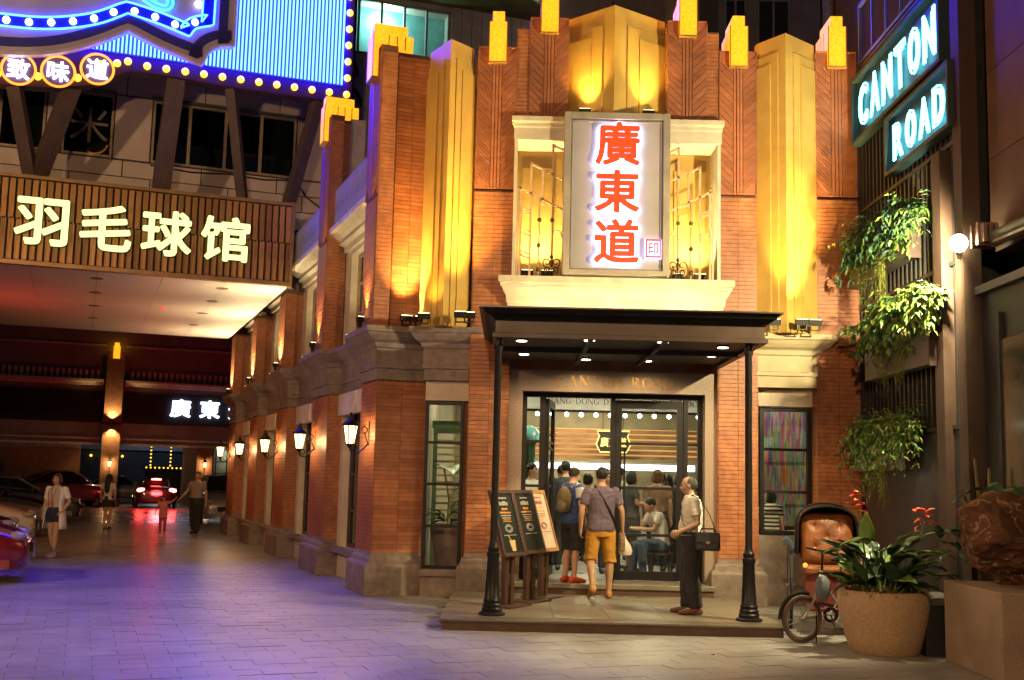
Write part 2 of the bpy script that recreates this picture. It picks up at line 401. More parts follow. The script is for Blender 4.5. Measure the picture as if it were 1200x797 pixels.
def chevrons(parent, F, x0, x1, z0, z1, y):
    w = x1 - x0; cw = w * .26; sw = (w - cw) / 2; step = .115; rise = sw * .95
    for side in (0, 1):
        key = (round(sw, 3), side)
        if key not in chev_meshes:
            h = step - .014; zl, zr = (rise, 0) if side == 0 else (0, rise)
            me = MB().extr([(0.004, zl), (sw-.004, zr), (sw-.004, zr + h), (.004, zl + h)], -.022, .004, 'y')
            h3 = h / 3
            me.extr([(0.004, zl + h3), (sw-.004, zr + h3), (sw-.004, zr + h3 + .008), (.004, zl + h3 + .008)], -.027, -.021, 'y')
            me = me.mesh('chevron_tile'); me.materials.append(CHEV); chev_meshes[key] = me
        z = z0 + .01
        while z + rise + step < z1:
            o = bpy.data.objects.new('chevron_tile', chev_meshes[key])
            link(o, parent, F @ TR(x0 if side == 0 else x1 - sw, y, z)); z += step
    m = MB()
    for k in range(3):
        a = x0 + sw + cw * k / 3
        m.box(a + .006, a + cw/3 - .006, y - (.034 if k == 1 else .024), y + .004, z0, z1)
    obj('flute', m, CHEV, parent, F)
    m = MB(); m.box(x0, x0 + .01, y-.024, y, z0, z1); m.box(x1 - .01, x1, y-.024, y, z0, z1); m.box(x0, x1, y-.02, y, z1-.02, z1)
    obj('edge_strip', m, CHEV, parent, F)
AMBER_G = 'amber lamps crowning the pilasters'
def amber_lamp(F, w, zb, zt, zl, depth, label):
    """F: origin on the pilaster face centre, -y outside; the lamp straddles the pilaster top and hangs down its face"""
    t = thing('pilaster_lamp', label, 'lamp', F @ TR(0, -.06, zl), AMBER_G)
    obj('lamp_box', MB().box(-w/2, w/2, -.115, -.025, zl, zt).box(-w/2, w/2, -.0248, depth, zb + .003, zt), ORANGE_LAMP, t, F, bevel=.008)
    obj('lamp_cap', MB().box(-w*.34, w*.34, -.09, depth*.85, zt + .002, zt + .17), ORANGE_LAMP, t, F, bevel=.006)
    BR = mat('brass_rim', (.5,.28,.08), .4, metal=.6)
    obj('brass_rim', MB().box(-w/2-.01, w/2+.01, -.122, -.026, zl - .02, zl - .002), BR, t, F)
    for sx in (-1, 1): obj('corner_strip', MB().box(sx*w/2 - .007, sx*w/2 + .007, -.121, -.109, zl, zt + .003), BR, t, F)
    for k in range(1, 4): obj('rib', MB().box(-w/2-.004, w/2+.004, depth*k/4 - .008, depth*k/4 + .008, zb + .02, zt - .02), BR, t, F)
    return t

# --- street-side and corner piers (side-street frame: faces to -x look on the street, faces to -y look at the entrance side)
base_prof = [(0,0),(.12,0),(.12,.42),(.105,.45),(.07,.47),(.06,.53),(.02,.56),(.012,.62),(0,.62)]
corn_prof = [(0,3.14),(.03,3.14),(.03,3.30),(.06,3.31),(.06,3.36),(.045,3.37),(.045,3.60),(.07,3.62),(.085,3.68),(.11,3.70),(.15,3.72),(.20,3.77),(.235,3.82),(.26,3.83),(.26,3.91),(0,3.91)]
piers_s = [(.12, 1.1)] + [(4.2*k - .55, 4.2*k + .9) for k in range(1, 5)]
for k, (a, b) in enumerate(piers_s):
    x1 = .86 if k == 0 else .5
    pier('pier', SM, .12, x1, a, b, .6, 3.16, 2 if k == 0 else 1, own=(k == 0), right=False, side_cols=3, own_left=False)
    path = [(x1, a + (.25 if k else .0)), (x1, a), (.12, a), (.12, b), (.5, b)] if k else [(x1, a), (.12, a), (.12, b), (.5, b)]
    obj('pier_base', MB().mould(path, base_prof), STONE, bld, SM, bevel=.006)
    obj('cornice_break', MB().mould(path, corn_prof), STONE, bld, SM)
    obj('cornice_core', MB().box(.125, x1 - .003, a + .005, b - .005, 3.145, 3.905), STONE, bld, SM)
cpath = [(.36, .6), (.36, 18.0)]
obj('cornice', MB().mould(cpath, [(o, z - .004) for o, z in corn_prof]), STONE, bld, SM)
# --- street wall with openings
WALLC = CREAM
gaps = [(piers_s[k][1], piers_s[k+1][0]) for k in range(4)]
wl = MB(); wl.box(.36, .62, 1.05, 18, 0, .5); wl.box(.36, .62, 1.05, 18, 2.98, 4.02); wl.box(.36, .62, 1.05, 18, 5.62, 6.1)
for z0, z1, ea, eb in ((.5, 2.98, .55, .25), (4.02, 5.62, .35, .3)):
    prev = 1.05
    for a, b in gaps:
        wl.box(.36, .62, prev, a + ea, z0, z1); prev = b - eb
    wl.box(.36, .62, prev, 18, z0, z1)
obj('wall', wl, WALLC, bld, SM)
def sash(F, x0, x1, z0, z1, y, nx, nz, pane=PANE, fr=DWOOD, th=.06):
    """window in a face whose outside is -y"""
    w = obj('window', MB().box(x0, x0+th, y-.04, y+.05, z0, z1).box(x1-th, x1, y-.04, y+.05, z0, z1).box(x0+th, x1-th, y-.04, y+.05, z0, z0+th).box(x0+th, x1-th, y-.04, y+.05, z1-th, z1), fr, bld, F, bevel=.004)
    for i in range(1, nx): xc = x0 + (x1-x0)*i/nx; obj('mullion', MB().box(xc-.018, xc+.018, y-.02, y+.03, z0+th, z1-th), fr, w, F)
    for j in range(1, nz): zc = z0 + (z1-z0)*j/nz; obj('mullion', MB().box(x0+th, x1-th, y-.024, y+.034, zc-.02, zc+.02), fr, w, F)
    for i in range(nx):
        for j in range(nz):
            ax, bx = x0+th*.5 + (x1-x0-th)*i/nx, x0+th*.5 + (x1-x0-th)*(i+1)/nx; az, bz = z0+th*.5 + (z1-z0-th)*j/nz, z0+th*.5 + (z1-z0-th)*(j+1)/nz
            obj('pane', MB().box(ax, bx, y+.004, y+.009, az, bz), pane, w, F)
    return w
CURT = mat('linen_curtain', (.50,.42,.30), .9, (.38,.31,.22), 2, .2, 12, stretch=(8,8,.6))
for n, (a, b) in enumerate(gaps):
    f, x0, x1 = face_left(SM, .52, a + .55, b - .25); sash(f, x0, x1, .5, 2.98, 0, 2, 4, DPANE)
    obj('curtain', MB().box(.9, .93, a + .4, b - .1, .4, 3.0), CURT, bld, SM)
    f, x0, x1 = face_left(SM, .52, a + .35, b - .3); sash(f, x0, x1, 4.02, 5.62, 0, 2, 3, DPANE, mat('pale_window_wood', (.30,.22,.12), .6, scale=8))
    obj('curtain', MB().box(.9, .93, a + .2, b - .1, 3.9, 5.7), CURT, bld, SM)
    obj('lintel', MB().extr([(a + .5, 2.75), (b - .15, 2.75), (b - .15, 3.12), (a + .5, 3.12)], .26, .357, 'x'), CREAM, bld, SM)
    obj('keystone', MB().extr([(a+1.05, 2.78), (a+1.35, 2.78), (a+1.45, 3.1), (a+.95, 3.1)], .235, .258, 'x'), CREAM, bld, SM)
    obj('sill', MB().box(.2, .5, a + .5, b - .2, .42, .498), STONE, bld, SM)
    ps, pe = max(.7, 4.2*n + .27), 4.2*(n+1) - .5
    if n == 0: ps = .72
    obj('cornice_light_shelf', MB().mould([(.358, ps), (.358, pe)], [(0,5.70),(.06,5.70),(.07,5.80),(.16,5.83),(.16,5.9),(.22,5.93),(.30,6.0),(.36,6.02),(.36,6.1),(0,6.1)]), CREAM, bld, SM)
    obj('parapet_panel', MB().box(.14, .2, ps, pe, 6.102, 6.72), mat('parapet_render', (.36,.34,.34), .8, scale=4, bump=.1), bld, SM)
    if n < 3:
        bm_ = MB().box(.06, .138, -.03, .03, 6.103, 6.80).mesh('baluster'); bm_.materials.append(MATS['parapet_render'])
        for q in range(int((pe - ps) / .13)):
            o = bpy.data.objects.new('baluster', bm_); link(o, bld, SM @ TR(0, ps + .08 + q*.13, 0))
# --- upper pilasters on the street side with chevrons facing the street
up_s = [(.02, .72)] + [(4.2*k - .5, 4.2*k + .27) for k in range(1, 5)]
street_words = ['the corner beside the small left gold fin', 'the first street pier past the corner', 'the street pier at the slatted overpass end', 'the street pier under the overpass', 'the last street pier under the overpass']
for k, (a, b) in enumerate(up_s):
    top = 8.2 if k < 2 else 5.62
    x1 = .22 if k == 0 else .2
    p = obj('pilaster', MB().box(-.02, x1, a, b, 3.9, top + (.05 if k < 2 else 0)), GROUT, bld, SM)
    f, u0, u1 = face_left(SM, -.02, a, b)
    if k < 2: chevrons(p, f, u0, u1, 5.93, top + .05, 0)
    brick_face(p, f, u0, u1, 3.92, min(top, 5.9), 0, 2, False, tiles_far)
    brick_face(p, SM, -.02, x1, 3.92, top, a, 1, False, tiles_far)
    if k == 0:
        p2 = obj('pilaster', MB().box(.23, .76, .12, .95, 3.9, 8.2), GROUT, bld, SM)
        brick_face(p2, SM, .26, .76, 3.92, 8.2, .12, 2, True, tiles_far)
    elif k == 1:
        p2 = obj('pilaster', MB().box(.21, .34, a + .1, b - .1, 3.9, top), GROUT, bld, SM); brick_face(p2, SM, .215, .34, 3.92, top, a + .1, 1, False, tiles_far)
        obj('parapet_return', MB().box(.345, .62, a + .12, b - .12, 6.1, top + .05), MATS['parapet_render'], bld, SM)
    else:
        p2 = obj('pilaster', MB().box(.21, .4, a + .1, b - .1, 3.9, top), GROUT, bld, SM); brick_face(p2, SM, .215, .4, 3.92, top, a + .1, 1, False, tiles_far)
    if k < 2:
        fl, _, L = face_left(SM, -.02, a, b)
        amber_lamp(fl @ TR(L/2, 0, 0), .34, top + .05, 8.50, 7.80, .52, ['wide amber lamp on the corner pilaster beside the small gold fin', 'wide amber lamp on the street pilaster under the blue billboard corner'][k])
# --- shared uplight fixture
KU = 7.0
def uplight(loc, target, power, label, color=(1.0,.58,.16), deg=95, rz=0, F=I4, fixture=True, cat='uplight', rad=.05):
    t = thing('uplight', label, cat, F @ TR(*loc, rz), 'floodlights washing the facade')
    M = F @ TR(*loc, rz)
    obj('housing', MB().extr([(-.035,.03),(.035,.03),(.05,.11),(-.05,.11)], -.09, .09, 'x'), BLACK, t, M)
    obj('bracket', MB().box(-.07,-.055,-.02,.02,-.03,.06).box(.055,.07,-.02,.02,-.03,.06).box(-.07,.07,-.03,.03,-.04,-.03), BLACK, t, M)
    obj('lens', MB().box(-.08,.08,-.042,.042,.111,.115), emis('uplight_lens', (1.0,.75,.35), 12), t, M)
    spot('uplight_beam', (loc[0], loc[1], loc[2] + .13), target, power * KU, color, deg, 1.0, rad, t, F)
    return t
for k, (a, b) in enumerate(up_s):
    uplight((-.13, (a+b)/2, 3.97), (-.05 if k < 2 else -.5, (a+b)/2, 6), 30 if k < 2 else 62, 'small black uplight on the cornice under ' + street_words[k], deg=80 if k < 2 else 150, F=SM, rz=math.pi/2, color=(1.0,.58,.16) if k < 2 else (1.0,.74,.42))

for n, (a, b) in enumerate(gaps):
    uplight((.16, (a+b)/2 + .1, 3.95), (.34, (a+b)/2 + .1, 6.2), 16, 'small white uplight on the cornice below ' + ['the first', 'the second', 'the third', 'the last'][n] + ' upper street window from the corner', (1.0,.80,.42), 130, F=SM, rz=math.pi/2)

# --- entrance front (world frame, pilaster faces at y = 16.5)
W0 = I4
pier('pier', W0, -.60, -.03, 16.5, 17.0, .66, 5.98, 2, own=True)
pier('pier', W0, 3.03, 3.59, 16.5, 17.0, .66, 5.98, 2, own=True)
pier('pier', W0, 4.48, 5.09, 16.5, 17.0, .66, 5.98, 2)
pier_base_w = [(-.60,-.03),(3.03,3.59),(4.48,5.09)]
for x0, x1 in pier_base_w:
    obj('pier_base', MB().mould([(x1, 16.95), (x1, 16.5), (x0, 16.5), (x0, 16.95)], [(o, z*1.06) for o, z in base_prof]), STONE, bld, bevel=.006)
    obj('pier_base_core', MB().box(x0+.003, x1-.003, 16.503, 17, 0, .659), STONE, bld)
def pilaster(x0, x1, z0, z1, y=16.5, depth=.5, label=None):
    p = obj('pilaster', MB().box(x0, x1, y, y+depth, z0, z1), CHEV, bld)
    chevrons(p, W0, x0, x1, z0, z1, y)
    for f, a, b in (face_left(W0, x0, y, y+depth), face_right(W0, x1, y, y+depth)):
        brick_face(p, f, a, b, z0, z1, 0, 2, False, tiles_far)
    amber_lamp(TR((x0+x1)/2, y, 0), .265, z1, z1 + .36, z1 - .26, .6, label)
pilaster(-.60, -.03, 6.0, 8.2, label='amber lamp right of the small left gold fin')
pilaster(.17, .75, 7.0, 8.68, label='tall amber lamp left of the big central gold fin')
pilaster(2.25, 2.84, 7.0, 8.68, label='tall amber lamp right of the big central gold fin')
pilaster(3.03, 3.59, 6.0, 8.22, label='amber lamp left of the right gold fin')
pilaster(4.48, 5.09, 6.0, 8.25, label='amber lamp beside the dark slatted building')
for x0, x1 in ((-.03, .165), (2.845, 3.028)):
    p = obj('pier', MB().box(x0, x1, 16.52, 17.0, 6.9, 8.52), GROUT, bld); brick_face(p, W0, x0, x1, 6.92, 8.52, 16.52, 1, False, tiles_far)
# wall core behind everything
m = MB()
m.box(-1.3, 5.1, 17.0, 17.25, 3.32, 8.15); m.box(-.7, .13, 16.9, 17.2, 0, 3.32); m.box(2.9, 3.68, 16.9, 17.2, 0, 3.32); m.box(4.5, 5.1, 16.9, 17.2, 0, 3.32)
m.box(.13, 2.9, 16.9, 17.2, 3.06, 3.32); m.box(3.68, 4.5, 16.9, 17.2, 2.9, 3.32); m.box(3.68, 4.5, 16.9, 17.2, 0, .98)
m.box(-1.25, -.7, 16.92, 17.2, 2.85, 3.32); m.box(-1.25, -.7, 16.92, 17.2, 0, .36); m.box(-1.42, -1.25, 17.02, 17.3, 0, 3.9)
obj('wall', m, mat('brown_render', (.26,.12,.06), .8, scale=4), bld)
# gold fins
def fin(L, A, Rr, z0, z1, inset=.28):
    L, A, Rr = Vector(L), Vector(A), Vector(Rr)
    back = max(L.y, Rr.y) + .12
    f = obj('gold_fin', MB().extr([tuple(L), tuple(A), tuple(Rr), (Rr.x, back), (L.x, back)], z0, z1, 'z'), GOLD, bld)
    for E in (L, Rr):
        d = (E - A).normalized(); n = Vector((-d.y, d.x)); n = n if n.y < 0 else -n; ln = (E - A).length
        for i, (a0, top) in enumerate(((.24, .26), (.46, .42))):
            p, q = A + d*(ln*a0), A + d*(ln*.99)
            o0, o1 = n*(.001 + .022*i), n*(.022 + .022*i)
            m = MB().extr([tuple(p+o0), tuple(q+o0), tuple(q+o1), tuple(p+o1)], z0 + .01, z1 - top, 'z')
            obj('fin_panel', m, GOLD, f)
fin((-1.36, 16.82), (-1.01, 16.22), (-.68, 16.60), 3.9, 8.2)
fin((.755, 16.8), (1.42, 16.2), (2.245, 16.8), 6.6, 8.78)
fin((3.6, 16.55), (3.93, 16.08), (4.475, 16.55), 3.9, 8.36)
# cornice blocks under the side fins
def corn_block(x0, x1, y0, y1, mt):
    obj('cornice', MB().mould([(x1, y1), (x1, y0), (x0, y0), (x0, y1)], corn_prof), mt, bld)
    obj('cornice_core', MB().box(x0+.004, x1-.004, y0+.004, y1, 3.145, 3.905), mt, bld)
corn_block(3.62, 4.47, 16.56, 16.98, mat('cream_cornice', (.50,.42,.25), .7, (.40,.33,.19), 4, .15, 40))
corn_block(-1.26, -.66, 16.72, 17.0, STONE)
obj('lintel', MB().box(3.66, 4.46, 16.74, 16.899, 2.88, 3.14), CREAM, bld)
obj('lintel', MB().box(-1.26, -.62, 16.80, 16.899, 2.85, 3.14), CREAM, bld)
sash(TR(0, 16.86, 0), -1.25, -.68, .40, 2.84, 0, 1, 4, PANE, BLACK, .05)
sash(TR(0, 16.86, 0), 3.70, 4.46, 1.0, 2.87, 0, 1, 3, PANE, BLACK, .06)
obj('sill', MB().box(-1.27, -.66, 16.72, 16.9, .30, .395), STONE, bld)
obj('window_apron', MB().box(-1.25, -.64, 16.76, 16.918, 0, .298), STONE, bld)
obj('window_apron', MB().box(3.62, 4.46, 16.70, 16.898, 0, .99), STONE, bld)
# central bay: shelf moulding, recess, lintel
obj('bay_shelf', MB().mould([(3.03, 16.96), (3.03, 16.44), (-.03, 16.44), (-.03, 16.96)], [(0,4.20),(.05,4.20),(.05,4.27),(.07,4.29),(.075,4.38),(.10,4.42),(.14,4.50),(.16,4.51),(.16,4.55),(.19,4.57),(.19,4.66),(0,4.66)]), CREAM, bld)
obj('bay_shelf_core', MB().box(-.026, 3.026, 16.445, 17.0, 4.205, 4.655), CREAM, bld)
obj('bay_lintel', MB().mould([(3.03, 16.96), (3.03, 16.34), (-.03, 16.34), (-.03, 16.96)], [(0,6.72),(.01,6.72),(.01,6.90),(.02,6.92),(.02,6.97),(.045,7.0),(.045,7.07),(0,7.07)]), CREAM, bld)
obj('bay_lintel_core', MB().box(-.026, 3.026, 16.345, 17.0, 6.72, 7.065), CREAM, bld)
obj('bay_back', MB().box(-.02, 3.02, 16.93, 16.99, 4.66, 6.72), GOLD, bld)
obj('bay_back_panel', MB().box(.10, .58, 16.90, 16.929, 4.8, 6.45), GOLD, bld); obj('bay_back_panel', MB().box(2.42, 2.9, 16.90, 16.929, 4.8, 6.45), GOLD, bld)
obj('bay_post', MB().box(-.03, .02, 16.36, 16.93, 4.662, 6.718), CREAM, bld); obj('bay_post', MB().box(2.98, 3.03, 16.36, 16.93, 4.662, 6.718), CREAM, bld)
# deco grilles
BRASS = mat('brass_grille', (.72,.46,.24), .45, (.6,.36,.17), 10, .05)
def grille(mir, label):
    M = TR(1.48, 16.40, 4.66) @ Matrix.Diagonal((mir, 1, 1, 1))
    g = thing('deco_grille', label, 'grille', TR(1.48 + mir*1.05, 16.40, 4.66), 'brass grilles beside the lit sign')
    m = MB()
    def bar(a, b, w=.03): m.bar((a[0], 0, a[1]), (b[0], 0, b[1]), w, .02, up=(0,1,0))
    sl = lambda x, b: b - .5*(x - .75)
    bar((1.44,0),(1.44,1.40)); bar((1.40,0),(1.40,1.38)); bar((1.25,0),(1.25,1.73)); bar((1.08,1.1),(1.08,1.62)); bar((.93,1.2),(.93,2.02)); bar((.78,1.25),(.78,1.90))
    bar((1.44,1.36),(.76,1.02)); bar((1.25,1.71),(.76,1.47)); bar((.93,2.0),(.76,1.92))
    obj('frame', m.xf(M), BRASS, g)
    m = MB()
    for z in (.28, .34, .62, .68, .95, 1.0): m.bar((1.40,0,z+.06),(1.25,0,z), .02, .02, up=(0,1,0))
    obj('cross_bar', m.xf(M), BRASS, g)
    for x, zs in ((1.12, (.12,.48,.86)), (.93, (.86,))):
        mm = MB().tube([(x,0,.0 if x > 1 else .55),(x,0,1.2)], .011, 6)
        obj('rod', mm.xf(M), BRASS, g)
        for z in zs: obj('knob', MB().ball((x,0,z), .035).xf(M), mat('dark_brass', (.16,.10,.05), .4, metal=.6), g, smooth=True)
    m = MB().tube([(.93,0,.32),(.93,0,.62)] + [(.86+.07*math.cos(a),0,.62+.09*math.sin(a)) for a in [math.pi*k/8 for k in range(9)]], .014, 6)
    obj('arched_rail', m.xf(M), BRASS, g)
    m = MB()
    for k in range(4):
        sgn = 1 if k % 2 else -1; rr = .055 + .02*(k//2); cz = .12 + .11*(k//2)
        pts = [(.93 + sgn*(.03 + rr*(1-.055*q)*math.cos(.55*q - 1.2) * .9 + rr*.5), 0, cz + rr*(1-.055*q)*math.sin(.55*q - 1.2)) for q in range(14)]
        m.tube(pts, .012, 5)
    m.tube([(.93,0,.0),(.90,0,.06),(.93,0,.12),(.96,0,.06),(.93,0,.0)], .01, 5); m.ball((.93,0,.22), .04, sc_=(.7,.6,1.6)); m.ball((.93,0,.31), .03)
    obj('scroll_ornament', m.xf(M), mat('dark_brass', (.16,.10,.05), .4, metal=.6), g, smooth=True)
grille(-1, 'stepped brass grille with scroll ornament beside the small left gold fin side of the sign')
grille(1, 'stepped brass grille with scroll ornament on the rickshaw side of the sign')
# lit vertical sign
SIGNP = mat('sign_panel_taupe', (.36,.33,.30), .5, (.32,.29,.26), 3, .05)
sg = thing('vertical_sign', 'tall grey sign panel with three red backlit characters over the entrance', 'sign', TR(1.48, 16.2, 4.68))
obj('panel', MB().box(.70, 2.25, 16.2, 16.36, 4.68, 7.10), SIGNP, sg)
m = MB()
for x0, x1, z0, z1 in ((.70,.80,4.68,7.10),(2.15,2.25,4.68,7.10),(.80,2.15,4.68,4.75),(.80,2.15,7.0,7.10)): m.box(x0, x1, 16.13, 16.2, z0, z1)
obj('frame', m, mat('sign_frame_champagne', (.42,.37,.28), .4, scale=4, metal=.3), sg, bevel=.006)
obj('inner_rim', MB().box(.815,.83,16.17,16.2,4.77,6.98).box(2.12,2.135,16.17,16.2,4.77,6.98).box(.83,2.12,16.17,16.2,4.77,4.785).box(.83,2.12,16.17,16.2,6.965,6.98), SIGNP, sg)
REDC = emis('red_letter_face', (1.0,.05,.008), 1.25); HALO = emis('blue_white_halo', (.50,.58,1.0), 16)
for ch, z, h in (('廣', 6.62, .66), ('東', 5.91, .64), ('道', 5.17, .66)):
    c = text_obj('character', ch, .7, REDC, TR(1.475, 16.105, z), sg, fit=(.66, h), extrude=.018, bold=.021)
    text_obj('halo', ch, .7, HALO, TR(1.475, 16.155, z), c, fit=(.70, h + .04), extrude=.008, bold=.042)
m = MB()
for x0, x1, z0, z1 in ((1.90,2.12,4.94,4.965),(1.90,2.12,5.185,5.21),(1.90,1.922,4.965,5.185),(2.098,2.12,4.965,5.185)): m.box(x0, x1, 16.10, 16.13, z0, z1)
se = obj('seal', m, emis('seal_red', (.9,.05,.06), 1.1), sg)
text_obj('seal_character', '印', .18, MATS['seal_red'], TR(2.01, 16.125, 5.075), se, fit=(.15,.19), extrude=.01, offset=.004)
obj('seal_halo', MB().box(1.89,2.13,16.15,16.165,4.93,5.22), emis('seal_halo', (.6,.62,1.0), 5), se)
# floodlights of the front
for x, w in ((.20, 'left deco grille, outer side'), (.50, 'left deco grille, next to the sign'), (2.46, 'right deco grille, next to the sign'), (2.78, 'right deco grille, outer side')):
    uplight((x, 16.66, 4.70), (x, 16.86, 6.2), 30, 'small floodlight on the bay shelf behind the ' + w, (1.0,.74,.30), 120)
uplight((-1.28, 16.22, 3.95), (-1.2, 16.6, 6.2), 16, 'black floodlight at the foot of the small left gold fin', (1.0,.56,.12), 100)
uplight((-.62, 16.02, 3.95), (-.80, 16.30, 7.6), 130, 'black floodlight on the right side of the small left gold fin foot', (1.0,.60,.12), 66)
uplight((4.10, 15.92, 3.95), (4.1, 16.22, 7.4), 165, 'black floodlight on the cream cornice at the foot of the right gold fin', (1.0,.66,.17), 68)
uplight((1.0, 16.33, 7.09), (1.05, 16.52, 9.2), 34, 'slim floodlight above the sign on the left face of the central gold fin', (1.0,.62,.12), 95)
uplight((1.95, 16.33, 7.09), (1.95, 16.52, 9.2), 30, 'slim floodlight above the sign on the right face of the central gold fin', (1.0,.62,.12), 95)
uplight((.45, -.13, 3.97), (.47, .03, 7.6), 130, 'black floodlight on the cornice before the front of the corner pier', (1.0,.58,.16), 78, F=SM)
uplight((.86, -.10, 3.97), (.8, .10, 7.0), 22, 'black floodlight on the cornice between the corner pier and the left gold fin', (1.0,.62,.16), 110, F=SM)
uplight((.66, -.13, 3.97), (.56, .06, 8.0), 170, 'added narrow black floodlight beside the corner pier floodlight on the cornice', (1.0,.58,.16), 42, F=SM)  # second beam added to brighten the upper part of the corner pier
uplight((-.74, 15.98, 3.95), (-.80, 16.36, 8.4), 150, 'added narrow black floodlight before the tip of the small left gold fin', (1.0,.62,.14), 40)  # extra narrow beam, added to carry the wash up the left fin
uplight((4.30, 15.95, 3.95), (4.24, 16.34, 8.4), 190, 'added narrow black floodlight beside the main one at the right gold fin', (1.0,.72,.26), 42)  # added the same way for the top of the right fin
uplight((3.72, 15.98, 3.95), (3.76, 16.30, 8.4), 110, 'narrow black floodlight on the left flank of the right gold fin', (1.0,.62,.14), 42)
obj('tile_field', tiles_far, BRICKS, bld, kind='stuff')

# --- wall lanterns along the street
def lantern_glass():
    if 'lantern_glass' in MATS: return MATS['lantern_glass']
    m = bpy.data.materials.new('lantern_glass'); m.use_nodes = True; nt = m.node_tree
    for n in list(nt.nodes):
        if n.type == 'BSDF_PRINCIPLED': nt.nodes.remove(n)
    e = nt.nodes.new('ShaderNodeEmission'); e.inputs[0].default_value = (1.0,.70,.30,1); e.inputs[1].default_value = 6
    t = nt.nodes.new('ShaderNodeBsdfTransparent'); mx = nt.nodes.new('ShaderNodeMixShader'); mx.inputs[0].default_value = .5
    nt.links.new(t.outputs[0], mx.inputs[1]); nt.links.new(e.outputs[0], mx.inputs[2]); nt.links.new(mx.outputs[0], nt.nodes['Material Output'].inputs[0])
    MATS['lantern_glass'] = m
    return m
def lantern(M, label, power=70):
    t = thing('wall_lantern', label, 'lantern', M, 'lanterns along the street wall')
    obj('back_plate', MB().box(-.05,.05,.0,.025,-.16,.22), BLACK, t, M, bevel=.01)
    arm = [(0,0,-.12),(0,-.08,-.2),(0,-.16,-.27),(0,-.24,-.27),(0,-.28,-.22),(0,-.28,-.16)]
    m = MB().tube(arm, .013, 6)
    m.tube([(0, -.07 + .045*math.cos(a), .08 + .05*math.sin(a)) for a in [2*math.pi*k/12 for k in range(12)]], .009, 5, closed=True)
    m.tube([(0, -.22 + .04*math.cos(a), -.19 + .045*math.sin(a)) for a in [2*math.pi*k/12 for k in range(12)]], .009, 5, closed=True)
    m.tube([(0,-.01,-.12),(0,-.05,-.02),(0,-.05,.05)], .01, 5)
    obj('scroll_arm', m, BLACK, t, M, smooth=True)
    c = (0,-.28)
    obj('glass', MB().loft([[(c[0]+r*math.cos(R_(60*k+30)), c[1]+r*math.sin(R_(60*k+30)), z) for k in range(6)] for r, z in ((.062,-.13),(.105,.13))]), lantern_glass(), t, M)
    m = MB()
    for k in range(6):
        a = R_(60*k+30); m.bar((c[0]+.066*math.cos(a), c[1]+.066*math.sin(a), -.135), (c[0]+.111*math.cos(a), c[1]+.111*math.sin(a), .135), .014)
    obj('cage', m, BLACK, t, M)
    obj('cap', MB().lathe([(.14,.13),(.135,.15),(.09,.20),(.05,.23),(.045,.27),(.02,.28),(.025,.31),(.004,.34)], (c[0],c[1],0), 12), BLACK, t, M, smooth=True)
    obj('cup', MB().lathe([(.02,-.2),(.05,-.16),(.07,-.135)], (c[0],c[1],0), 10), BLACK, t, M, smooth=True)
    point('lantern_glow', (0,-.28,.0), power, (1.0,.58,.24), .05, t, M)
    return t
lw = ['corner pier beside the entrance', 'second street pier from the entrance corner', 'third street pier from the entrance corner', 'fourth street pier from the entrance corner', 'last street pier before the parked silver car']
for k in range(5):
    f, _, _ = face_left(SM, .105, 4.2*k + .5, 4.2*k + .5)
    lantern(f @ TR(0, 0, 2.32), 'black scrolled lantern with lit glass on the ' + lw[k])

# ================================================================ entrance platform and door
plat = thing('entrance_platform', 'low stone platform with dark nosing under the black canopy', 'platform', TR(1.2, 14.8, 0))
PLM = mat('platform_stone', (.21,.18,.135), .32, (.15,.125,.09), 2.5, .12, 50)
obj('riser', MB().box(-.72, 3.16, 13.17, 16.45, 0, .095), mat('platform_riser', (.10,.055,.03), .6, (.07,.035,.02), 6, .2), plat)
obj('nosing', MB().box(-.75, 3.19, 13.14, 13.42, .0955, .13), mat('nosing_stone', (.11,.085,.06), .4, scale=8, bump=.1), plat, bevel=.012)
for i in range(6):
    for j in range(4):
        x0 = -.75 + i*.6567; y0 = 13.424 + j*.76
        obj('slab', MB().box(x0+.003, x0+.6537, y0+.002, y0+.757, .096, .13), PLM, plat)
stp = thing('door_step', 'narrow stone step with dark riser below the glass doors', 'step', TR(1.5, 16.5, .13))
obj('tread', MB().box(.05, 2.95, 16.22, 16.96, .215, .28), PLM, stp, bevel=.008)
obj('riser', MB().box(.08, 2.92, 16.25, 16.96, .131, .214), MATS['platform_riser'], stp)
m = MB()
for x0 in (1.35, 1.72, 1.98):
    for q in range(5): m.box(x0 + q*.045, x0 + q*.045 + .033, 16.232, 16.27, .281, .284)
obj('step_lettering', m, mat('yellow_print', (.75,.55,.12), .5), stp)
# granite surround with the engraved name
obj('door_surround', MB().box(-.03, .18, 16.60, 16.899, .0, 3.32).box(2.85, 3.03, 16.60, 16.899, .0, 3.32).box(.18, 2.85, 16.60, 16.899, 3.01, 3.32), GRANITE, bld)
_t, _w = serif_mb('CANTON ROAD', .17, .012)
_t.xf(TR(1.51 - _w/2 + .03, 16.6, 3.075))
obj('door_lettering', _t, mat('gilt_letters', (.55,.30,.07), .35, metal=.5), bld)
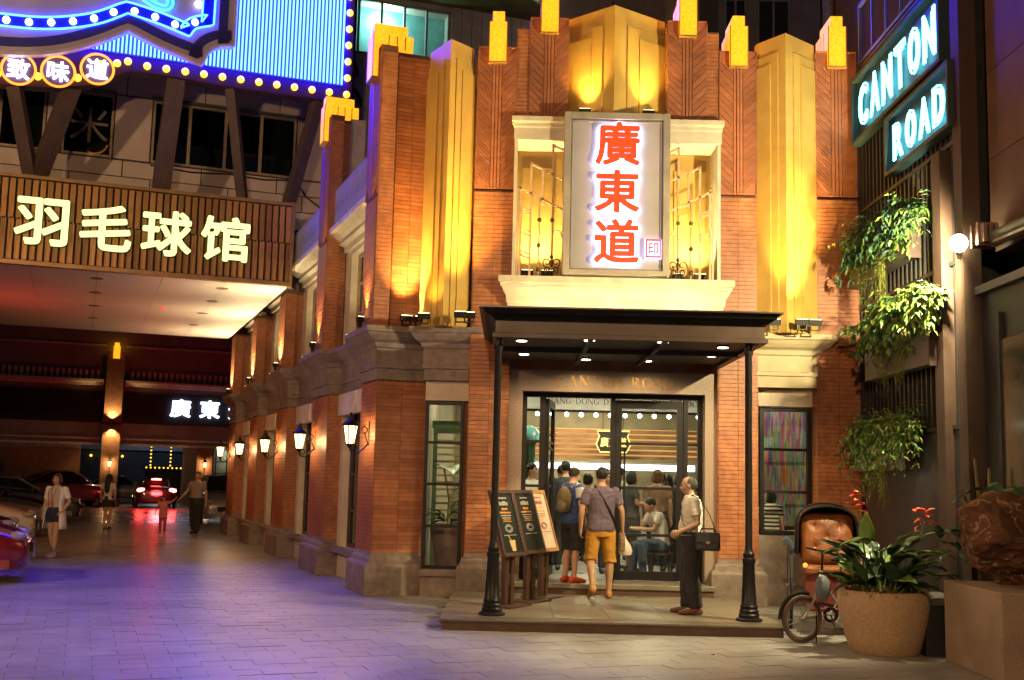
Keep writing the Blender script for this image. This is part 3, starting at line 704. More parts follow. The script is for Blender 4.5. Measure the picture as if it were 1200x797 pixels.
# doors
df = obj('door_frame', MB().box(.18,.25,16.80,16.9,.28,3.01).box(2.78,2.85,16.80,16.9,.28,3.01).box(.25,2.78,16.80,16.9,2.94,3.01).box(.44,.53,16.80,16.9,.28,2.94).box(2.57,2.63,16.80,16.9,.28,2.94).box(1.49,1.56,16.80,16.9,.28,2.94), BLACK, bld)
for a, b in ((.25,.44),(2.63,2.78)):
    for z in (2.28, 1.63, .95): obj('mullion', MB().box(a, b, 16.83, 16.87, z-.02, z+.02), BLACK, df)
for a, b in ((.25,.44),(2.63,2.78)):
    for z0, z1 in ((.3,.93),(.97,1.61),(1.65,2.26),(2.30,2.93)): obj('pane', MB().box(a, b, 16.847, 16.853, z0, z1), PANE, df)
def leaf(F, w, name='door'):
    d = obj(name, MB().box(0,.09,-.03,.03,.3,2.92).box(w-.09,w,-.03,.03,.3,2.92).box(.09,w-.09,-.03,.03,.3,.43).box(.09,w-.09,-.03,.03,2.80,2.92), BLACK, bld, F)
    for z in (2.28, 1.63, .95): obj('mullion', MB().box(.09, w-.09, -.02, .02, z-.02, z+.02), BLACK, d, F)
    for z0, z1 in ((.43,.93),(.97,1.61),(1.65,2.26),(2.30,2.80)): obj('pane', MB().box(.09, w-.09, -.003, .003, z0, z1), PANE, d, F)
    obj('handle', MB().tube([(.13,-.03,.9),(.13,-.08,.95),(.13,-.08,2.15),(.13,-.03,2.2)], .016, 6), BLACK, d, F)
leaf(TR(1.565, 16.85, 0), 1.0)
leaf(TR(.55, 16.88, 0, R_(82)), .92)

# ================================================================ canopy
cn = thing('entrance_canopy', 'black flat canopy with stepped crown and downlights on two iron posts', 'canopy', TR(1.35, 13.55, .13))
FASC = mat('canopy_bronze', (.034,.015,.007), .45, (.022,.010,.005), 3, .05)
cp = [(3.03, 16.48), (3.03, 13.50), (-.20, 13.50), (-.20, 16.48)]
obj('fascia', MB().mould(cp, [(-.06,3.40),(.035,3.40),(.035,3.45),(.0,3.46),(.0,3.60),(-.06,3.60)]), FASC, cn)
obj('crown', MB().mould(cp, [(-.06,3.602),(.01,3.602),(.03,3.63),(.07,3.66),(.12,3.68),(.15,3.72),(.15,3.735),(-.06,3.735)]), mat('crown_black', (.006,.005,.005), .6, spec=.15), cn)
obj('roof', MB().box(-.40, 3.22, 13.31, 16.49, 3.737, 3.755), mat('canopy_sheet', (.06,.05,.05), .35, scale=5, metal=.5), cn)
obj('soffit', MB().box(-.17, 3.0, 13.53, 16.49, 3.45, 3.50), mat('soffit_black', (.02,.015,.013), .6), cn)
for x in (.95, 1.85): obj('beam', MB().box(x-.03, x+.03, 13.53, 16.48, 3.39, 3.449), mat('soffit_black', (.02,.015,.013), .6), cn)
for y in (14.9,): obj('beam', MB().box(-.16, 2.99, y-.03, y+.03, 3.385, 3.4485), MATS['soffit_black'], cn)
post_prof = [(.17,0),(.17,.025),(.13,.04),(.135,.07),(.12,.09),(.125,.12),(.11,.14),(.115,.17),(.10,.19),(.085,.40),(.075,.66),(.085,.68),(.085,.72),(.07,.73),(.075,.78),(.055,.80),(.05,.84),(.046,.86),(.046,3.12),(.06,3.15),(.06,3.19),(.045,3.2),(.045,3.30)]
for x in (-.16, 2.86):
    obj('post', MB().lathe([(r*.92, z) for r, z in post_prof], (x, 13.62, .13), 18), BLACK, cn, smooth=True)
for x, y in ((.12,14.0),(.17,15.5),(.95,13.8),(1.05,16.0),(1.85,13.8),(1.92,16.0),(2.66,14.2),(2.70,15.2)):
    d = obj('downlight', MB().lathe([(.075,3.425),(.075,3.449),(.05,3.449),(.05,3.425)], (x, y, 0), 16), BLACK, cn)
    obj('downlight_lens', MB().lathe([(.066,3.418),(.066,3.424)], (x, y, 0), 16), emis('downlight_lens', (1.0,.90,.66), 10), d)
    spot('downlight_beam', (x, y, 3.40), (x, y, 0), 60, (1.0,.74,.40), 165, .5, .05, d)
# lamp strip lying on the canopy roof, washing the bay shelf
st_ = thing('roof_floodlight', 'long floodlight lying on the canopy roof below the cream shelf', 'floodlight', TR(1.5, 16.0, 3.757))
obj('housing', MB().box(.1, 2.9, 15.98, 16.06, 3.757, 3.80), BLACK, st_)
obj('lens', MB().box(.12, 2.88, 15.99, 16.05, 3.801, 3.806), emis('roof_lens', (1.0,.78,.38), 5), st_)
for x in (.5, 1.5, 2.5): spot('roof_flood_beam', (x, 16.02, 3.83), (x, 16.5, 4.7), 50, (1.0,.76,.34), 140, .8, .06, st_)

# ================================================================ interior
INW = mat('interior_wall', (.24,.20,.13), .7, scale=3); INF = mat('interior_floor', (.30,.30,.30), .3, (.22,.22,.22), 3, .03)
obj('interior_floor', MB().box(-1.2, 4.95, 16.97, 26, .18, .277), INF, bld)
obj('interior_wall', MB().box(-1.4, -1.25, 17.3, 26, .18, 3.9).box(4.95, 5.09, 17.2, 26, 0, 3.9).box(-1.4, 5.09, 26, 26.2, 0, 3.9), INW, bld)
obj('interior_ceiling', MB().box(-1.4, 5.09, 17.22, 26.2, 3.75, 3.9), mat('interior_ceiling', (.10,.10,.10), .8), bld)
def ceil_light(x, y, w, label):
    t = thing('ceiling_light', label, 'ceiling light', TR(x, y, 3.70), 'ceiling lights inside the restaurant')
    obj('tray', MB().box(x-w, x+w, y-.18, y+.18, 3.70, 3.748), BLACK, t)
    obj('diffuser', MB().box(x-w+.03, x+w-.03, y-.15, y+.15, 3.692, 3.699), emis('ceiling_diffuser', (1.0,.88,.52), 85), t)
ceil_light(1.5, 17.7, .45, 'warm ceiling light just inside the glass doors')
ceil_light(1.5, 21.5, 1.1, 'warm ceiling light over the queue in the hall')
ceil_light(1.5, 24.3, 1.5, 'warm ceiling light over the open kitchen counter')
ceil_light(-.6, 18.6, .4, 'warm ceiling light over the window plant')
ceil_light(4.0, 18.6, .4, 'warm ceiling light over the colour striped mural')
bd = thing('band_sign', 'white hanging band with black capitals and a row of bulbs inside the doors', 'sign', TR(1.5, 19.0, 2.95))
obj('board', MB().box(-.4, 3.6, 19.0, 19.08, 2.90, 3.26), mat('band_white', (.45,.47,.49), .5), bd)
obj('yellow_strip', MB().box(-.4, 3.6, 18.99, 19.09, 3.262, 3.45), emis('yellow_strip', (1.0,.78,.12), .9), bd)
obj('red_trim', MB().extr([(1.45,3.46),(1.62,3.33),(1.98,3.33),(2.1,3.46),(2.06,3.46),(1.96,3.36),(1.64,3.36),(1.5,3.46)], 18.985, 18.989, 'y'), mat('band_red', (.5,.04,.03), .5), bd)
_t, _w = serif_mb('GUANG DONG DAO', .105, .008); obj('lettering', _t.xf(TR(.52, 18.999, 2.99)), mat('band_black', (.03,.03,.03), .5), bd)
_t, _w = serif_mb('GUANG DONG', .105, .008); obj('lettering', _t.xf(TR(2.38, 18.999, 2.99)), MATS['band_black'], bd)
obj('bulb_rail', MB().box(-.4, 3.6, 19.0, 19.05, 2.86, 2.899), BLACK, bd)
for k in range(16): obj('bulb', MB().ball((-.28 + .245*k, 19.02, 2.82), .036, 10, 7), WHITEB, bd, smooth=True)
tl = thing('timber_lightbox', 'wide timber slat lightbox glowing above the kitchen counter', 'lightbox', TR(1.8, 23, 2.3))
for k in range(6):
    obj('slat', MB().box(.3, 4.3, 23.0, 23.05, 2.17 + k*.105, 2.17 + k*.105 + .07), mat('counter_timber', (.35,.17,.07), .5, (.22,.10,.04), 4, .1), tl)
obj('glow_panel', MB().box(.35, 4.25, 23.09, 23.12, 2.17, 2.78), emis('timber_glow', (1.0,.58,.2), .7), tl)
hx = thing('hexagon_sign', 'small black hexagonal sign with gold characters before the timber lightbox', 'sign', TR(2.05, 22.6, 2.55))
hp = [(1.72,2.45),(1.78,2.62),(1.74,2.72),(2.38,2.72),(2.34,2.62),(2.40,2.45),(2.32,2.30),(1.80,2.30)]
obj('board', MB().extr(hp, 22.6, 22.64, 'y'), mat('hex_black', (.02,.02,.02), .4), hx)
m = MB().tube([(x, 22.59, z) for x, z in hp], .014, 6, closed=True); obj('gold_rim', m, emis('gold_rim', (1.0,.72,.2), 1.5), hx)
for ch, x in (('廣', 1.88), ('東', 2.06), ('道', 2.24)): text_obj('character', ch, .22, MATS['gold_rim'], TR(x, 22.585, 2.5), hx, fit=(.16, .19), extrude=.006, bold=.004)
obj('hanger', MB().tube([(1.85,22.62,2.72),(1.85,22.62,3.75)], .008, 5).tube([(2.25,22.62,2.72),(2.25,22.62,3.75)], .008, 5), BLACK, hx)
kc = thing('kitchen_counter', 'pale service counter with steel hood under bright strip light at the back of the hall', 'counter', TR(1.8, 24.5, .28))
obj('counter', MB().box(-.6, 4.3, 24.2, 24.8, .28, 1.25), mat('counter_white', (.55,.55,.5), .4), kc)
obj('hood', MB().box(-.4, 4.2, 24.6, 25.3, 1.95, 2.15), mat('brushed_steel', (.5,.5,.48), .35, metal=.8), kc)
obj('strip_light', MB().box(-.2, 4.0, 24.58, 24.595, 1.98, 2.10), emis('strip_light', (.95,1.0,.92), 6), kc)
cb = thing('lantern_kiosk', 'green column with domed blue lamp beside the left sidelight', 'column', TR(.32, 18.3, .28))
obj('column', MB().lathe([(.16,0),(.16,.1),(.1,.15),(.1,2.0),(.13,2.05)], (.32, 18.5, .28), 12), mat('kiosk_green', (.05,.14,.10), .4), cb, smooth=True)
obj('lamp_dome', MB().lathe([(.2,2.06),(.2,2.1),(.17,2.2),(.1,2.28),(.02,2.31)], (.32, 18.5, .28), 16), mat('kiosk_teal', (.10,.32,.36), .3), cb, smooth=True)
# green louvred shutter seen in the tall window
sh = thing('louvred_shutter', 'green framed louvred shutter behind the tall left window', 'shutter', TR(-.9, 18.2, .28))
obj('frame', MB().box(-1.22,-1.15,18.2,18.25,.28,2.5).box(-.72,-.65,18.2,18.25,.28,2.5).box(-1.15,-.72,18.2,18.25,2.42,2.5).box(-1.24,-.1,18.18,18.27,2.5,2.62).box(-.2,-.12,18.2,18.25,.28,2.5), mat('shutter_green', (.10,.22,.12), .5), sh)
sl_ = MB().box(-1.15,-.72,18.2,18.24,-.022,.012).mesh('louvre'); sl_.materials.append(mat('louvre_cream', (.55,.50,.28), .5))
for k in range(17): link(bpy.data.objects.new('louvre', sl_), sh, TR(0, 0, .55 + .11*k))
# striped mural behind the right window
mm = mat('mural_paint', (.5,.2,.2), .6, scale=1)
_n = mm.node_tree; _P = _n.nodes['Principled BSDF']
_tc = _n.nodes.new('ShaderNodeTexCoord'); _mp = _n.nodes.new('ShaderNodeMapping'); _mp.inputs['Scale'].default_value = (7, 1, .8)
_vo = _n.nodes.new('ShaderNodeTexVoronoi'); _hs = _n.nodes.new('ShaderNodeHueSaturation'); _hs.inputs['Saturation'].default_value = 1.15; _hs.inputs['Value'].default_value = .8
_n.links.new(_tc.outputs['Object'], _mp.inputs[0]); _n.links.new(_mp.outputs[0], _vo.inputs[0]); _n.links.new(_vo.outputs['Color'], _hs.inputs['Color']); _mw = _n.nodes.new('ShaderNodeMix'); _mw.data_type = 'RGBA'; _mw.inputs[0].default_value = .22; _mw.inputs[7].default_value = (.75,.68,.55,1); _n.links.new(_hs.outputs[0], _mw.inputs[6]); _n.links.new(_mw.outputs[2], _P.inputs['Base Color'])
mu = thing('striped_mural', 'mural of bright vertical paint streaks behind the right window', 'mural', TR(4.3, 17.8, .28))
obj('canvas', MB().box(3.9, 4.9, 17.8, 17.83, 1.1, 3.0), mm, mu); obj('frame', MB().box(3.84,3.9,17.78,17.84,1.04,3.06).box(4.9,4.94,17.78,17.84,1.04,3.06).box(3.9,4.9,17.78,17.84,1.04,1.098).box(3.9,4.9,17.78,17.84,3.002,3.06), DWOOD, mu)
point('mural_lamp', (4.2, 17.35, 3.2), 8, (1.0,.85,.6), .06, mu)

# ================================================================ menu boards
BRD = mat('chalk_board', (.014,.018,.016), .5, (.008,.010,.009), 6, spec=.25)
def menu_board(x, y, rz, face, label, kind):
    M = TR(x, y, .13, rz)
    t = thing('menu_board', label, 'menu board', M, 'menu stands beside the doors')
    obj('base', MB().box(-.27,.27,-.2,.2,0,.025), DWOOD, t, M, bevel=.006)
    obj('stand', MB().box(-.11,-.03,-.03,.03,.025,.72).box(.03,.11,-.03,.03,.025,.72).box(-.03,.03,-.02,.02,.25,.40), DWOOD, t, M)
    B = M @ Matrix.Translation((0, -.10, .62)) @ Matrix.Rotation(R_(-17), 4, 'X') @ Matrix.Diagonal((.86, 1, 1, 1))
    fr = DWOOD if kind != 2 else mat('orange_wood', (.42,.20,.06), .5, (.3,.13,.04), 6, .1)
    obj('frame', MB().box(-.30,-.26,-.02,.03,0,.86).box(.26,.30,-.02,.03,0,.86).box(-.26,.26,-.02,.03,0,.05).box(-.26,.26,-.02,.03,.81,.86), fr, t, B, bevel=.005)
    f = obj('panel', MB().box(-.258,.258,-.004,.02,.052,.808), BRD if kind != 2 else mat('poster_cream', (.6,.5,.38), .6), t, B)
    rnd = random.Random(kind + 3)
    wm, om = MB(), MB()
    def row(mb, z, h, w, n):
        xs = -w/2
        for q in range(n):
            ww = w/n*(.62 + .25*rnd.random()); mb.box(xs, xs+ww, -.007, -.0045, z, z+h*(.8+.3*rnd.random())); xs += w/n
    row(wm, .745, .02, .22, 6); row(wm, .66, .05, .24, 5); row(om, .60, .028, .16, 3); row(om, .555, .022, .30, 8); row(wm, .52, .014, .28, 9); row(wm, .49, .014, .24, 8); row(om, .465, .012, .2, 7)
    mk = .36
    for a in range(3): wm.tube([( (.10-.02*a)*math.cos(q*math.pi/8), -.006, mk + (.05-.012*a)*math.sin(q*math.pi/8)) for q in range(16)], .004, 4, closed=True)
    row(wm, .27, .008, .34, 12)
    row(om, .445, .008, .24, 9)
    obj('white_print', wm, mat('chalk_white', (.5,.48,.42), .7) if kind != 2 else mat('print_red', (.4,.06,.05), .6), f, B)
    obj('orange_print', om, mat('chalk_orange', (.75,.33,.06), .7), f, B)
    if kind == 0:
        m = MB().extr([(-.03,.07),(.06,.07),(.09,.21),(-.07,.21)], -.008, -.0045, 'y'); m.tube([(-.01,-.006,.2),(-.07,-.006,.27)], .008, 5)
        obj('drink_picture', m, mat('drink_picture', (.70,.50,.22), .6), f, B)
menu_board(.02, 14.55, R_(58), 0, 'chalk menu stand with drink picture behind the left canopy post', 0)
menu_board(.30, 15.2, R_(58), 0, 'middle chalk menu stand between the drink board and the cream poster stand', 1)
menu_board(.50, 15.75, R_(62), 0, 'cream poster stand in orange wood frame by the left sidelight', 2)

# ================================================================ overpass with badminton sign (side-street frame)
BRONZE = mat('bronze_slat', (.42,.22,.07), .35, (.24,.11,.035), 3, .12, 14, metal=.35, rand=.3, stretch=(6,6,.7))
ov = thing('overpass', 'overpass across the side street with bronze slatted front and pale panelled underside', 'overpass', SM @ TR(-5, 7.5, 5.6))
SOFF = mat('soffit_white', (.74,.68,.58), .5, (.68,.62,.53), 2, .05)
obj('deck', MB().box(-14, -.03, 7.62, 18, 5.70, 7.2), DARK, ov, SM)
for i in range(11):
    for j in range(2):
        x1 = -.04 - i*1.27; obj('soffit_panel', MB().box(x1 - 1.262, x1, 7.63 + j*5.19, 7.63 + j*5.19 + 5.18, 5.665, 5.698), SOFF, ov, SM)
slat_up = MB().box(-.05,.05,-.03,.02,6.56,7.34).mesh('slat'); slat_up.materials.append(BRONZE)
slat_lo = MB().box(-.05,.05,-.045,.015,5.74,6.545).mesh('slat'); slat_lo.materials.append(BRONZE)
obj('slat_backing', MB().box(-14,-.03,7.56,7.61,5.7,7.36), mat('slat_backing', (.03,.018,.01), .7), ov, SM)
for k in range(70):
    for me in (slat_up, slat_lo):
        o = bpy.data.objects.new('slat', me); link(o, ov, SM @ TR(-.12 - .138*k + (.02 if me is slat_lo else 0), 7.52, 0, random.uniform(-.05,.05)))
obj('top_rail', MB().box(-14,-.0,7.45,7.62,7.362,7.43), mat('bronze_rail', (.36,.22,.10), .4, scale=5, metal=.5), ov, SM)
obj('bottom_rail', MB().box(-14,-.0,7.45,7.62,5.64,5.725), MATS['bronze_rail'], ov, SM)
obj('end_post', MB().box(-.07,.0,7.44,7.63,5.63,7.44), MATS['bronze_rail'], ov, SM)
m = MB()
for k in range(70): m.box(-.13-.138*k, -.10-.138*k, 7.455, 7.47, 6.53, 6.56)
obj('bolt_row', m, BLACK, ov, SM)
for i, x in enumerate((-1.3, -3.85)):
    for y in (8.6, 10.6, 12.8, 15.2): obj('soffit_downlight', MB().lathe([(.13,5.655),(.13,5.664),(.10,5.664),(.10,5.658),(.02,5.66)], (x, y, 0), 14), mat('dull_steel', (.2,.18,.15), .4, metal=.6), ov, SM)
obj('smoke_detector', MB().lathe([(.02,5.60),(.06,5.62),(.07,5.664)], (-2.3, 12.2, 0), 10), emis('red_led', (1,.15,.08), .8), ov, SM)
obj('abutment', MB().box(-14, -9.8, 7.7, 18, 0, 5.66), DARK, ov, SM)
bs = thing('badminton_sign', 'four glowing yellow white characters mounted on the bronze slats', 'sign', SM @ TR(-3.2, 7.4, 6.0))
YW = emis('yellow_white_letter', (.88,1.0,.36), 1.55)
for ch, x in (('羽', -4.93), ('毛', -3.74), ('球', -2.58), ('馆', -1.42)):
    c = text_obj('character', ch, 1.0, YW, SM @ TR(x, 7.36, 6.5), bs, fit=(.98, .93), extrude=.03, bold=.022)
    text_obj('letter_return', ch, 1.0, mat('letter_return', (.10,.12,.05), .5), SM @ TR(x, 7.412, 6.5), c, fit=(1.0, .95), extrude=.018, bold=.028)
# upper wall behind: concrete panels and windows
cw = thing('concrete_building', 'pale concrete panel building with dark aluminium windows above the overpass', 'building', SM @ TR(-5, 9.5, 7.2))
CPAN = mat('concrete_panel', (.62,.53,.48), .8, (.54,.45,.41), 2, .15, 25, rand=.07)
obj('wall', MB().box(-14, 1.6, 9.56, 9.9, 6.5, 8.5).box(-14, 1.6, 9.56, 9.9, 9.92, 15).box(-14,-6.9,9.56,9.9,8.5,9.92).box(-5.1,-4.75,9.56,9.9,8.5,9.92).box(-3.72,-2.9,9.56,9.9,8.5,9.92).box(.28,1.6,9.56,9.9,8.5,9.92), mat('panel_joint', (.06,.05,.045), .9), cw, SM)
def pan(x0, x1, z0, z1): obj('wall_panel', MB().box(x0+.012, x1-.012, 9.5, 9.559, z0+.012, z1-.012), CPAN, cw, SM)
for x0 in [-10.2 + 1.68*k for k in range(7)]:
    for z0, z1 in ((7.3,7.72),(7.72,8.1),(8.1,8.47)): pan(x0 + (.6 if z0 > 7.5 and z0 < 8 else 0), min(1.55, x0 + 1.68 + (.6 if z0 > 7.5 and z0 < 8 else 0)), z0, z1)
    for z0, z1 in ((9.95,10.7),(10.7,11.5),(11.5,12.4),(12.4,13.3)): pan(x0, min(1.55, x0 + 1.68), z0, z1)
for x0, x1 in ((-5.08,-4.77),(-3.70,-2.92),(.30,1.55)): pan(x0, x1, 8.49, 9.93)
ALU = mat('window_aluminium', (.45,.36,.24), .4, scale=10, metal=.5)
DG = mat('dark_room', (.012,.014,.016), .15, scale=3)
for x0, x1, n in ((-6.9,-5.1,2),(-4.75,-3.72,1),(-2.9,.28,4)):
    m = MB().box(x0,x1,9.52,9.6,8.5,8.55).box(x0,x1,9.52,9.6,9.87,9.92).box(x0,x0+.05,9.52,9.6,8.55,9.87).box(x1-.05,x1,9.52,9.6,8.55,9.87)
    for k in range(1, n): xc = x0 + (x1-x0)*k/n; m.box(xc-.035, xc+.035, 9.52, 9.6, 8.55, 9.87)
    wd = obj('window', m, ALU, cw, SM)
    for k in range(n):
        a, b = x0 + (x1-x0)*k/n, x0 + (x1-x0)*(k+1)/n
        obj('pane', MB().box(a+.02, b-.02, 9.575, 9.582, 8.54, 9.88), DPANE, wd, SM)
    obj('room_back', MB().box(x0, x1, 9.95, 9.98, 8.4, 10.0), DG, cw, SM)
    obj('room_curtain', MB().box(x1-.5, x1-.08, 9.80, 9.83, 8.5, 9.9), mat('dark_green_curtain', (.05,.09,.06), .9, scale=2, stretch=(14,14,.5)), cw, SM)
    obj('sunshade', MB().box(x0-.05, x1+.05, 9.40, 9.52, 9.93, 9.97), mat('green_trim', (.10,.16,.12), .5), cw, SM)
text_obj('window_character', '米', .8, mat('character_silver', (.16,.13,.11), .6), SM @ TR(-4.2, 9.565, 9.2), cw, fit=(.8,.8), extrude=.002)  # grey glyph set just in front of the pane
cab = MB().tube([(-2.9,9.46,8.42),(-2.0,9.45,8.36),(-1.2,9.46,8.42),(-.4,9.45,8.38),(.3,9.46,8.45),(.55,9.46,8.1),(1.3,9.46,7.6)], .018, 5)
tag(obj('power_cable', cab, BLACK, None, SM), 'black cable sagging along the concrete panels below the windows', 'cable')
# ---------------------------------------------------------------- billboard
bb = thing('neon_billboard', 'huge blue neon billboard with yellow bulb border and shaped plaque', 'billboard', SM @ TR(-2, 7.0, 9.2))
edge = [(-9,8.98),(-5.9,9.04),(-5.0,9.1),(-4.3,9.24),(-3.95,9.42),(-3.5,9.66),(-3.2,9.68),(-2.5,9.66),(-1.5,9.62),(.99,9.62),(.99,13.6),(-9,13.6)]
obj('backing', MB().extr(edge, 7.02, 7.35, 'y'), mat('billboard_plum', (.055,.012,.04), .45, scale=3), bb, SM)
obj('blue_field', MB().box(-9, .80, 6.99, 7.018, 9.98, 13.45), mat('billboard_blue', (.05,.12,.55), .6), bb, SM)
m = MB(); TUBE = emis('blue_neon_tube', (.0019,.0052,1.0), 290)
x = .77
while x > -9:
    m.box(x-.018, x+.018, 6.955, 6.985, 10.0, 13.42); x -= .078
obj('neon_tubes', m, TUBE, bb, SM, kind='stuff')
YB = emis('yellow_bulb', (1.0,.55,.05), 2.6)
bulb_me = MB().ball((0,0,0), .075, 10, 7).mesh('bulb'); bulb_me.materials.append(YB); bulb_me.polygons.foreach_set('use_smooth', [True]*len(bulb_me.polygons))
for k in range(11): link(bpy.data.objects.new('bulb', bulb_me), bb, SM @ TR(.89, 6.98, 9.80 + .365*k))
for k in range(14): link(bpy.data.objects.new('bulb', bulb_me), bb, SM @ TR(.52 - .37*k if k < 12 else -3.75 - .3*(k-12), 6.98, 9.80 if k < 11 else 9.84 - .07*(k-11)))
for x, z in ((-4.46,9.36),(-5.18,9.28),(-5.9,9.22),(-6.6,9.2)): link(bpy.data.objects.new('bulb', bulb_me), bb, SM @ TR(x, 6.98, z))
ORING = emis('orange_ring', (1.0,.28,.03), 2.5); WCH = emis('white_neon_character', (.78,.80,1.0), 7)
for ch, x, z in (('致', -5.53, 9.36), ('味', -4.82, 9.42), ('道', -4.11, 9.58)):
    d = obj('medallion', MB().disc_y((x, z), 0, .30, 6.95, 7.0, 28), mat('medallion_plum', (.16,.10,.22), .5), bb, SM)
    m = MB().tube([(x + .305*math.cos(a), 6.94, z + .305*math.sin(a)) for a in [2*math.pi*k/32 for k in range(32)]], .024, 6, closed=True)
    obj('neon_ring', m, ORING, d, SM); text_obj('character', ch, .45, WCH, SM @ TR(x, 6.93, z), d, fit=(.40,.40), extrude=.012, bold=.006)
# plaque in layers
def smooth_pl(pts, n=5):
    out = []
    for i in range(len(pts) - 1):
        p0 = pts[max(i-1,0)]; p1 = pts[i]; p2 = pts[i+1]; p3 = pts[min(i+2, len(pts)-1)]
        for k in range(n):
            t = k / n; out.append(tuple(.5*((2*p1[a]) + (-p0[a]+p2[a])*t + (2*p0[a]-5*p1[a]+4*p2[a]-p3[a])*t*t + (-p0[a]+3*p1[a]-3*p2[a]+p3[a])*t**3) for a in (0,1)))
    return out + [pts[-1]]
arcA = smooth_pl([(-9,9.52),(-7.5,9.55),(-5.9,9.58),(-5.0,9.72),(-4.25,10.02),(-3.58,10.42)]); arcB = smooth_pl([(-3.58,10.42),(-2.9,10.16),(-2.12,9.96)]); arcC = smooth_pl([(-2.12,9.96),(-2.02,10.22),(-1.8,10.38),(-1.53,10.42)])
outer = arcA + arcB[1:] + arcC[1:] + [(-1.53,13.4)]
PLQ = mat('plaque_lilac', (.42,.36,.42), .6, (.36,.31,.37), 1.5, .05)
obj('plaque', MB().extr(outer + [(-9,13.4)], 6.80, 6.95, 'y'), PLQ, bb, SM)
def offs(pl, d):
    out = []
    for i, p in enumerate(pl):
        a = Vector(pl[max(i-1,0)]); b = Vector(pl[min(i+1, len(pl)-1)]); t = (b-a).normalized(); n = Vector((-t.y, t.x)); out.append((p[0] + n.x*d, p[1] + n.y*d))
    return out
def band(pl, d0, d1, y0, y1):
    a, b = offs(pl, d0), offs(pl, d1)
    return MB().loft([[(a[i][0], y0, a[i][1]), (b[i][0], y0, b[i][1]), (b[i][0], y1, b[i][1]), (a[i][0], y1, a[i][1])] for i in range(len(a))])
obj('navy_band', band(outer, .14, .32, 6.78, 6.799), mat('plaque_navy', (.03,.025,.16), .5), bb, SM)
obj('edge_trim', band(outer, -.03, .03, 6.77, 6.96), mat('trim_white', (.6,.5,.55), .5), bb, SM)
i_arc = smooth_pl([(-9,10.12),(-7.5,10.12),(-5.9,10.14),(-5.0,10.22),(-4.2,10.45),(-3.62,10.78)]) + smooth_pl([(-3.62,10.78),(-3.0,10.66),(-2.42,10.50)])[1:] + smooth_pl([(-2.42,10.50),(-2.3,10.68),(-1.98,10.80)])[1:] + [(-1.96,13.2)]
obj('blue_band', band(i_arc, -.02, .20, 6.775, 6.795), mat('band_blue', (.01,.02,.5), .4), bb, SM)
CY = emis('cyan_neon', (.012,.05,1.0), 26)
for d in (-.03, .21): obj('neon_line', MB().tube([(p[0], 6.76, p[1]) for p in offs(i_arc, d)], .022, 5), CY, bb, SM)
wb_me = MB().ball((0,0,0), .07, 10, 7).mesh('white_bulb'); wb_me.materials.append(emis('cool_bulb', (.85,.92,1.0), 6)); wb_me.polygons.foreach_set('use_smooth', [True]*len(wb_me.polygons))
cl = offs(i_arc, .09); acc = 0; last = None
for p in cl:
    p = Vector(p)
    if last is None: last = p
    while (p - last).length > .40:
        last = last + (p - last).normalized() * .40
        if last.x > -7: link(bpy.data.objects.new('white_bulb', wb_me), bb, SM @ TR(last.x, 6.75, last.y))
sw = smooth_pl([(-3.9,11.6),(-3.5,11.25),(-3.15,11.02),(-2.9,10.98),(-2.82,11.12),(-2.95,11.3),(-3.1,11.25),(-3.05,11.12)], 6)
for d in (-.05, .05): obj('neon_script', MB().tube([(p[0], 6.74, p[1]) for p in offs(sw, d)], .022, 5), emis('script_cyan', (.02,.35,1.0), 8), bb, SM)
m = MB()
for k in range(5): m.bar((-5.95 + .36*k, 6.74, 11.02 + .035*k), (-5.62 + .36*k, 6.74, 11.10 + .03*k), .1, .05)
for k in range(3): m.bar((-4.7 + .1*k, 6.74, 11.15 - .04*k), (-4.2 + .1*k, 6.74, 11.24 - .03*k), .06, .04)
obj('white_lettering', m, emis('lettering_white', (.75,.9,.85), 2.2), bb, SM)
STRUT = mat('strut_steel', (.11,.075,.06), .6, (.08,.05,.04), 5, .15)
for i, (a, b, w, wd) in enumerate((((-2.72,8.2,7.42),(-2.60,7.2,9.7),.36,'thick dark steel strut rising under the middle of the billboard'), ((-1.0,8.2,7.42),(-1.5,7.2,9.7),.2,'slim slanting steel strut between the two billboard windows'), ((-.06,8.2,7.42),(.34,7.2,9.7),.24,'slanting steel strut at the billboard corner beside the amber lamp'), ((-5.2,8.2,7.42),(-5.6,7.2,9.12),.26,'left arm of the dark steel Y strut below the round medallions'), ((-5.15,8.25,7.42),(-4.55,7.25,9.3),.34,'right arm of the dark steel Y strut below the round medallions'))):
    tag(obj('billboard_strut', MB().bar(a, b, w, .2), STRUT, None, SM, bevel=.01), wd, 'strut', 'struts carrying the billboard')
# ---------------------------------------------------------------- glass office behind
go_ = thing('glass_office', 'building with teal lit windows and cream cladding behind the corner pilaster', 'building', SM @ TR(4, 13, 0))
CLAD = mat('cream_cladding', (.42,.36,.30), .7, scale=2, bump=.1)
obj('wall', MB().box(1.7, 14, 13.0, 20, 0, 13.1).box(5.0, 14, 13.0, 20, 13.1, 17).box(1.7,5.0,13,20,14.7,17), CLAD, go_, SM)
for k in range(8): obj('cladding_panel', MB().box(5.02 + .3*k, 5.30 + .3*k, 12.95, 12.999, 13.1, 16), CLAD, go_, SM)
obj('room_back', MB().box(1.75, 4.98, 13.6, 13.65, 13.0, 14.9), mat('teal_room', (.20,.45,.42), .7, (.08,.2,.2), 1.2), go_, SM)
point('office_lamp', (3.2, 13.3, 14.3), 160, (.55,1.0,.92), .1, go_, SM)
m = MB()
for k in range(6): m.box(1.75 + .64*k - .03, 1.75 + .64*k + .03, 12.98, 13.06, 13.1, 14.7)
m.box(1.75,5.0,12.98,13.06,14.62,14.7).box(1.75,5.0,12.98,13.06,13.1,13.17)
